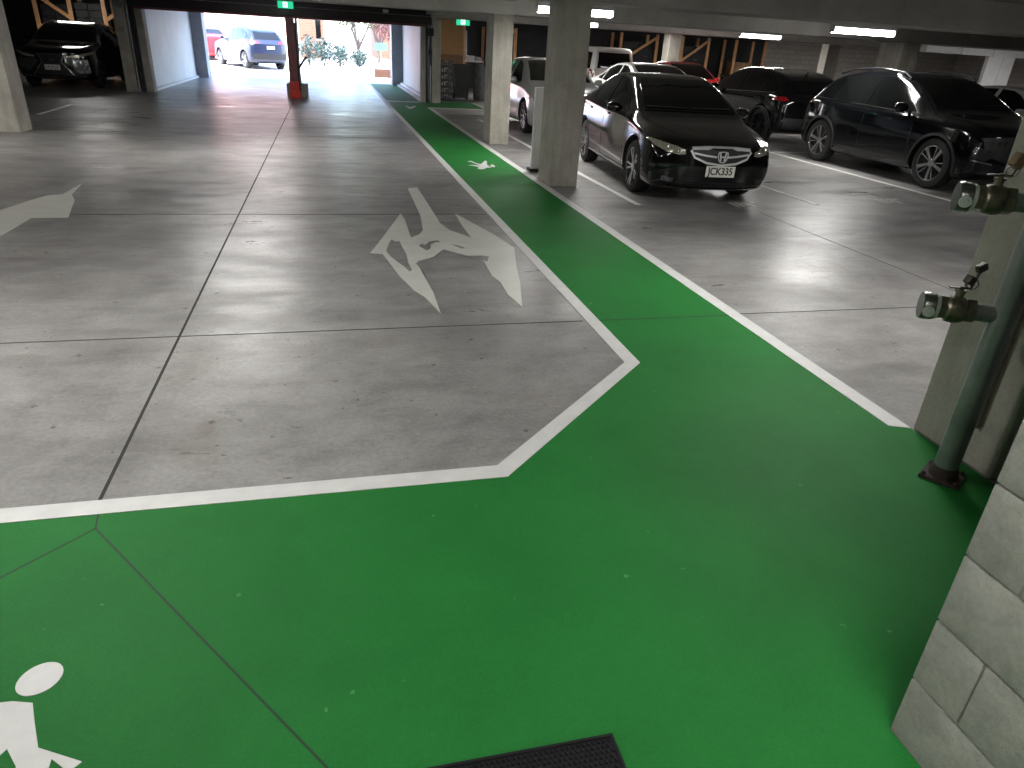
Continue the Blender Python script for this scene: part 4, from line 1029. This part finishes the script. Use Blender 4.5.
tb = tag(empty('work_shelf', (4.35, 25.3, 0)), 'cluttered shelf with pale top behind the bin and crates', 'shelf')
MB().box(-.9, .75, -.3, .3, 1.10, 1.15, .004).build('shelf_top', M['white_paint'], tb)
for sx in (-.85, .7):
    for sy in (-.26, .26): MB().box(sx-.03, sx+.03, sy-.03, sy+.03, 0, 1.1).build('leg', M['dark_steel'], tb)
rnd = random.Random(3)
for k, (x, w, hh, mm) in enumerate(((3.8, .2, .12, 'mdf'), (4.1, .14, .2, 'sack'), (4.35, .24, .09, 'white_paint'), (4.7, .22, .13, 'white_paint'), (4.95, .16, .1, 'galv'))):
    o = MB().box(-w/2, w/2, -.15, .15, 0, hh, .012).build('storage_tub', M[mm]); o.location = (x, 25.2, 1.15)
    MB().box(-w/2-.01, w/2+.01, -.16, .16, hh, hh+.012, .003).build('tub_lid', M[mm], o)
    tag(o, ['tan tub at the left end of the cluttered shelf', 'tall grey tub on the cluttered shelf', 'flat white tub on the cluttered shelf', 'larger white tub on the cluttered shelf', 'metal tub at the right end of the cluttered shelf'][k], 'tub')
rr_ = tag(empty('orange_rack_post', (5.25, 24.2, 0)), 'reddish orange rack post standing left of the far column', 'post')
MB().box(-.06, .06, -.05, .05, .02, 2.3, .006).build('post_shaft', M['maroon'], rr_); MB().box(-.1, .1, -.09, .09, 0, .02).build('foot_plate', M['rust'], rr_)
tag(MB().box(4.1, 4.75, 26.2, 26.5, 0, 2.05, .02).build('dark_locker', M['sack']), 'dark grey locker standing behind the cluttered shelf', 'locker')

# ------------------------------------------------------------------ outside
struct('driveway_apron', MB().quadbox([(-30, 31.2, -.3), (40, 31.2, -.3), (40, 60, -.3), (-30, 60, -.3), (-30, 31.2, 0), (40, 31.2, 0), (40, 60, .55), (-30, 60, .55)]), M['sunny_ground'], 'sunlit pale concrete outside the garage mouth')
struct('ground_beyond', MB().quadbox([(-150, 60, -.3), (150, 60, -.3), (150, 200, -.3), (-150, 200, -.3), (-150, 60, .55), (150, 60, .55), (150, 200, 1.2), (-150, 200, 1.2)]), M['road'])
def gz(y): return max(0, (y-31.2)*.55/28.8)
o1 = Car('suv_car', 'blue SUV parked outside in the sun, left of the doorway post', SUV, M['blue_car'], (-4.62, 40.4), math.radians(180+29), sc=(1., 1., 1.08))
o1.root.location.z = gz(36.8)
glass_suv(o1); o1.wheels('blade', M['alloy'])
o1.both('taillight', [(.46, .98), (.86, .98), (.88, 1.10), (.46, 1.08)], 'rear', M['tail'], off=.012); o1.plate(o1.sp['L']+.04, .85, rear=True); o1.mirrors(1.66, 1.1, .9, M['blue_car'])
o1.patch('rear_bumper', [(-.80, .62), (.80, .62), (.78, .40), (-.78, .40)], 'rear', M['plastic'], off=.012)
o2 = Car('hatchback_car', 'red car parked outside beyond the blue SUV at the doorway edge', SEDAN, M['red_car'], (-7.15, 45.4), math.radians(180+26), sc=(.9, .98, 1.10))
o2.root.location.z = gz(42.)
sedan_parts(o2, M['red_car'])

struct('added_house_wall', MB().box(-26, -1.9, 56, 57, 0, 7.5), M['pinkwall'], 'blown-out salmon rendered building added across the street for its pink floor reflection')  # salmon wall put here so the floor reflects pink
def house(x0, x1, y0, y1, h_, lab):
    t = tag(empty('brick_house', ((x0+x1)/2, y0, gz(y0))), lab, 'building')
    w = (x1-x0)/2
    MB().box(-w, w, 0, y1-y0, 0, h_).build('brick_wall', M['brick'], t)
    MB().quadbox([(-w-.4, -.4, h_), (w+.4, -.4, h_), (w+.4, y1-y0+.4, h_), (-w-.4, y1-y0+.4, h_), (-w*.6, 2, h_+1.4), (w*.6, 2, h_+1.4), (w*.6, 4, h_+1.4), (-w*.6, 4, h_+1.4)]).build('roof', M['roof_dark'], t)
    f = MB().box(w*.35, w*.75, -.03, 0, 1.1, 2.2).build('window', M['glass'], t)
    MB().box(w*.33, w*.77, -.05, -.02, 1.05, 1.1).build('window_sill', M['white_paint'], f)
house(-1.55, -.05, 50, 57, 3.6, 'orange brick building seen through the doorway behind the shrubs')
house(3.4, 9.5, 54, 60, 4.0, 'red brick house behind the copper-leaved tree')
def leaf_cloud(mb, c, rad, n, size, rnd):
    for _ in range(n):
        a = rnd.uniform(0, 2*PI); z = rnd.uniform(-1, 1); rr2 = rnd.random()**.4
        s_ = math.sqrt(max(0, 1-z*z))
        p = Vector(c)+Vector((math.cos(a)*s_*rad[0]*rr2, math.sin(a)*s_*rad[1]*rr2, z*rad[2]*rr2))
        d = Vector((rnd.uniform(-1, 1), rnd.uniform(-1, 1), rnd.uniform(-.3, 1))).normalized(); u = d.orthogonal().normalized(); v_ = d.cross(u)
        sz_ = size*rnd.uniform(.6, 1.3)
        q_ = [mb.bm.verts.new(p+u*sz_*.5), mb.bm.verts.new(p+v_*sz_*.28), mb.bm.verts.new(p-u*sz_*.5), mb.bm.verts.new(p-v_*sz_*.28)]
        mb.bm.faces.new(q_)
def shrub(x, y, h_, w, lab, mm='foliage_blue', seed=1):
    t = tag(empty('garden_shrub', (x, y, gz(y))), lab, 'shrub', 'shrubs across the street'); rn = random.Random(seed)
    mb = MB(); leaf_cloud(mb, (0, 0, h_*.55), (w, w*.8, h_*.5), 420, .16, rn); mb.build('foliage', M[mm], t)
    mb = MB()
    for k in range(4): mb.tube([(0, 0, -.05), (rn.uniform(-.1, .1), rn.uniform(-.1, .1), h_*.3), (rn.uniform(-.3, .3)*w, rn.uniform(-.3, .3)*w, h_*.7)], [.03, .02, .01], 6)
    mb.build('stem', M['bark'], t)
for k, (x, y, h_, w, lab) in enumerate(((-.85, 41., 1.45, .5, 'silver-green shrub just right of the doorway post'), (-.1, 42., 1.35, .5, 'second silver-green shrub from the doorway post'), (.7, 41.5, 1.1, .5, 'third silver-green shrub from the doorway post, in front of the tree trunks'), (1.75, 42.6, .8, .5, 'low silver-green shrub at the feet of the tree trunks'))):
    shrub(x, y, h_, w, lab, seed=k+2)
def tree(x, y, h_, lab, mm, seed, crown):
    t = tag(empty('garden_tree', (x, y, gz(y))), lab, 'tree'); rn = random.Random(seed)
    mb = MB(); base = [(0, 0, -.1), (.05, 0, .6), (-.05, .05, 1.3)]
    mb.tube(base, [.13, .10, .08], 8); tips = []
    for k in range(7):
        a = 2*PI*k/7+rn.uniform(-.3, .3); e = (math.cos(a)*rn.uniform(.5, 1.1), math.sin(a)*.8, h_*rn.uniform(.6, .95))
        mb.tube([(rn.uniform(-.05, .05), 0, rn.uniform(.5, 1.2)), (e[0]*.4, e[1]*.4, 1.3+.2*h_*.3), e], [.06, .04, .015], 6); tips.append(e)
    mb.build('trunk', M['bark'], t, 60)
    mb = MB()
    for e in tips: leaf_cloud(mb, e, crown, 260, .16, rn)
    o = mb.build('foliage', M[mm], t)
tree(1.75, 43.5, 3.4, 'pale-trunked tree with sparse olive leaves across the street', 'foliage_olive', 5, (.6, .6, .55))
tree(3.9, 40.5, 3.0, 'copper-leaved tree across the street near the right jamb', 'foliage_red', 9, (.75, .6, .7))
tree(3.2, 48., 3.6, 'copper-leaved tree farther back between its two neighbours', 'foliage_red', 12, (.6, .6, .6))
sg_ = tag(empty('street_sign', (2.75, 40, gz(40))), 'small teal sign among the trees near the right jamb', 'sign')
MB().box(-.32, .32, -.02, .02, .95, 1.3, .01).build('sign_panel', M['sign_teal'], sg_); MB().cyl((0, .04, -.05), (0, .04, 1.3), .03, 12).build('sign_pole', M['galv'], sg_)
struct('garden_wall', MB().box(2.1, 6.5, 34.8, 35.1, 0, .42), M['brick'], 'low brick wall outside near the right jamb')

# ------------------------------------------------------------------ daylight
w = bpy.data.worlds.new('world'); S.world = w; w.use_nodes = True; nt = w.node_tree
bg = nt.nodes['Background']
sky = nt.nodes.new('ShaderNodeTexSky'); sky.sky_type = 'NISHITA'; sky.sun_disc = False; sky.sun_elevation = math.radians(52); sky.sun_rotation = math.radians(200); sky.air_density = 1.; sky.dust_density = 2.5
nt.links.new(sky.outputs[0], bg.inputs['Color']); bg.inputs['Strength'].default_value = 2.0
sun = bpy.data.lights.new('sun', 'SUN'); sun.energy = 3.5; sun.angle = math.radians(.6); sun.color = (1., .96, .90)
so = bpy.data.objects.new('sun', sun); COL.objects.link(so)
so.rotation_euler = Vector((.45, .55, -1.25)).to_track_quat('-Z', 'Y').to_euler()

S.view_settings.view_transform = 'Standard'; S.view_settings.look = 'None'; S.view_settings.gamma = 1.; S.view_settings.exposure = .45
S.view_settings.use_curve_mapping = False
S.cycles.max_bounces = 8; S.cycles.diffuse_bounces = 5; S.cycles.glossy_bounces = 4
S.cycles.sample_clamp_indirect = 6.
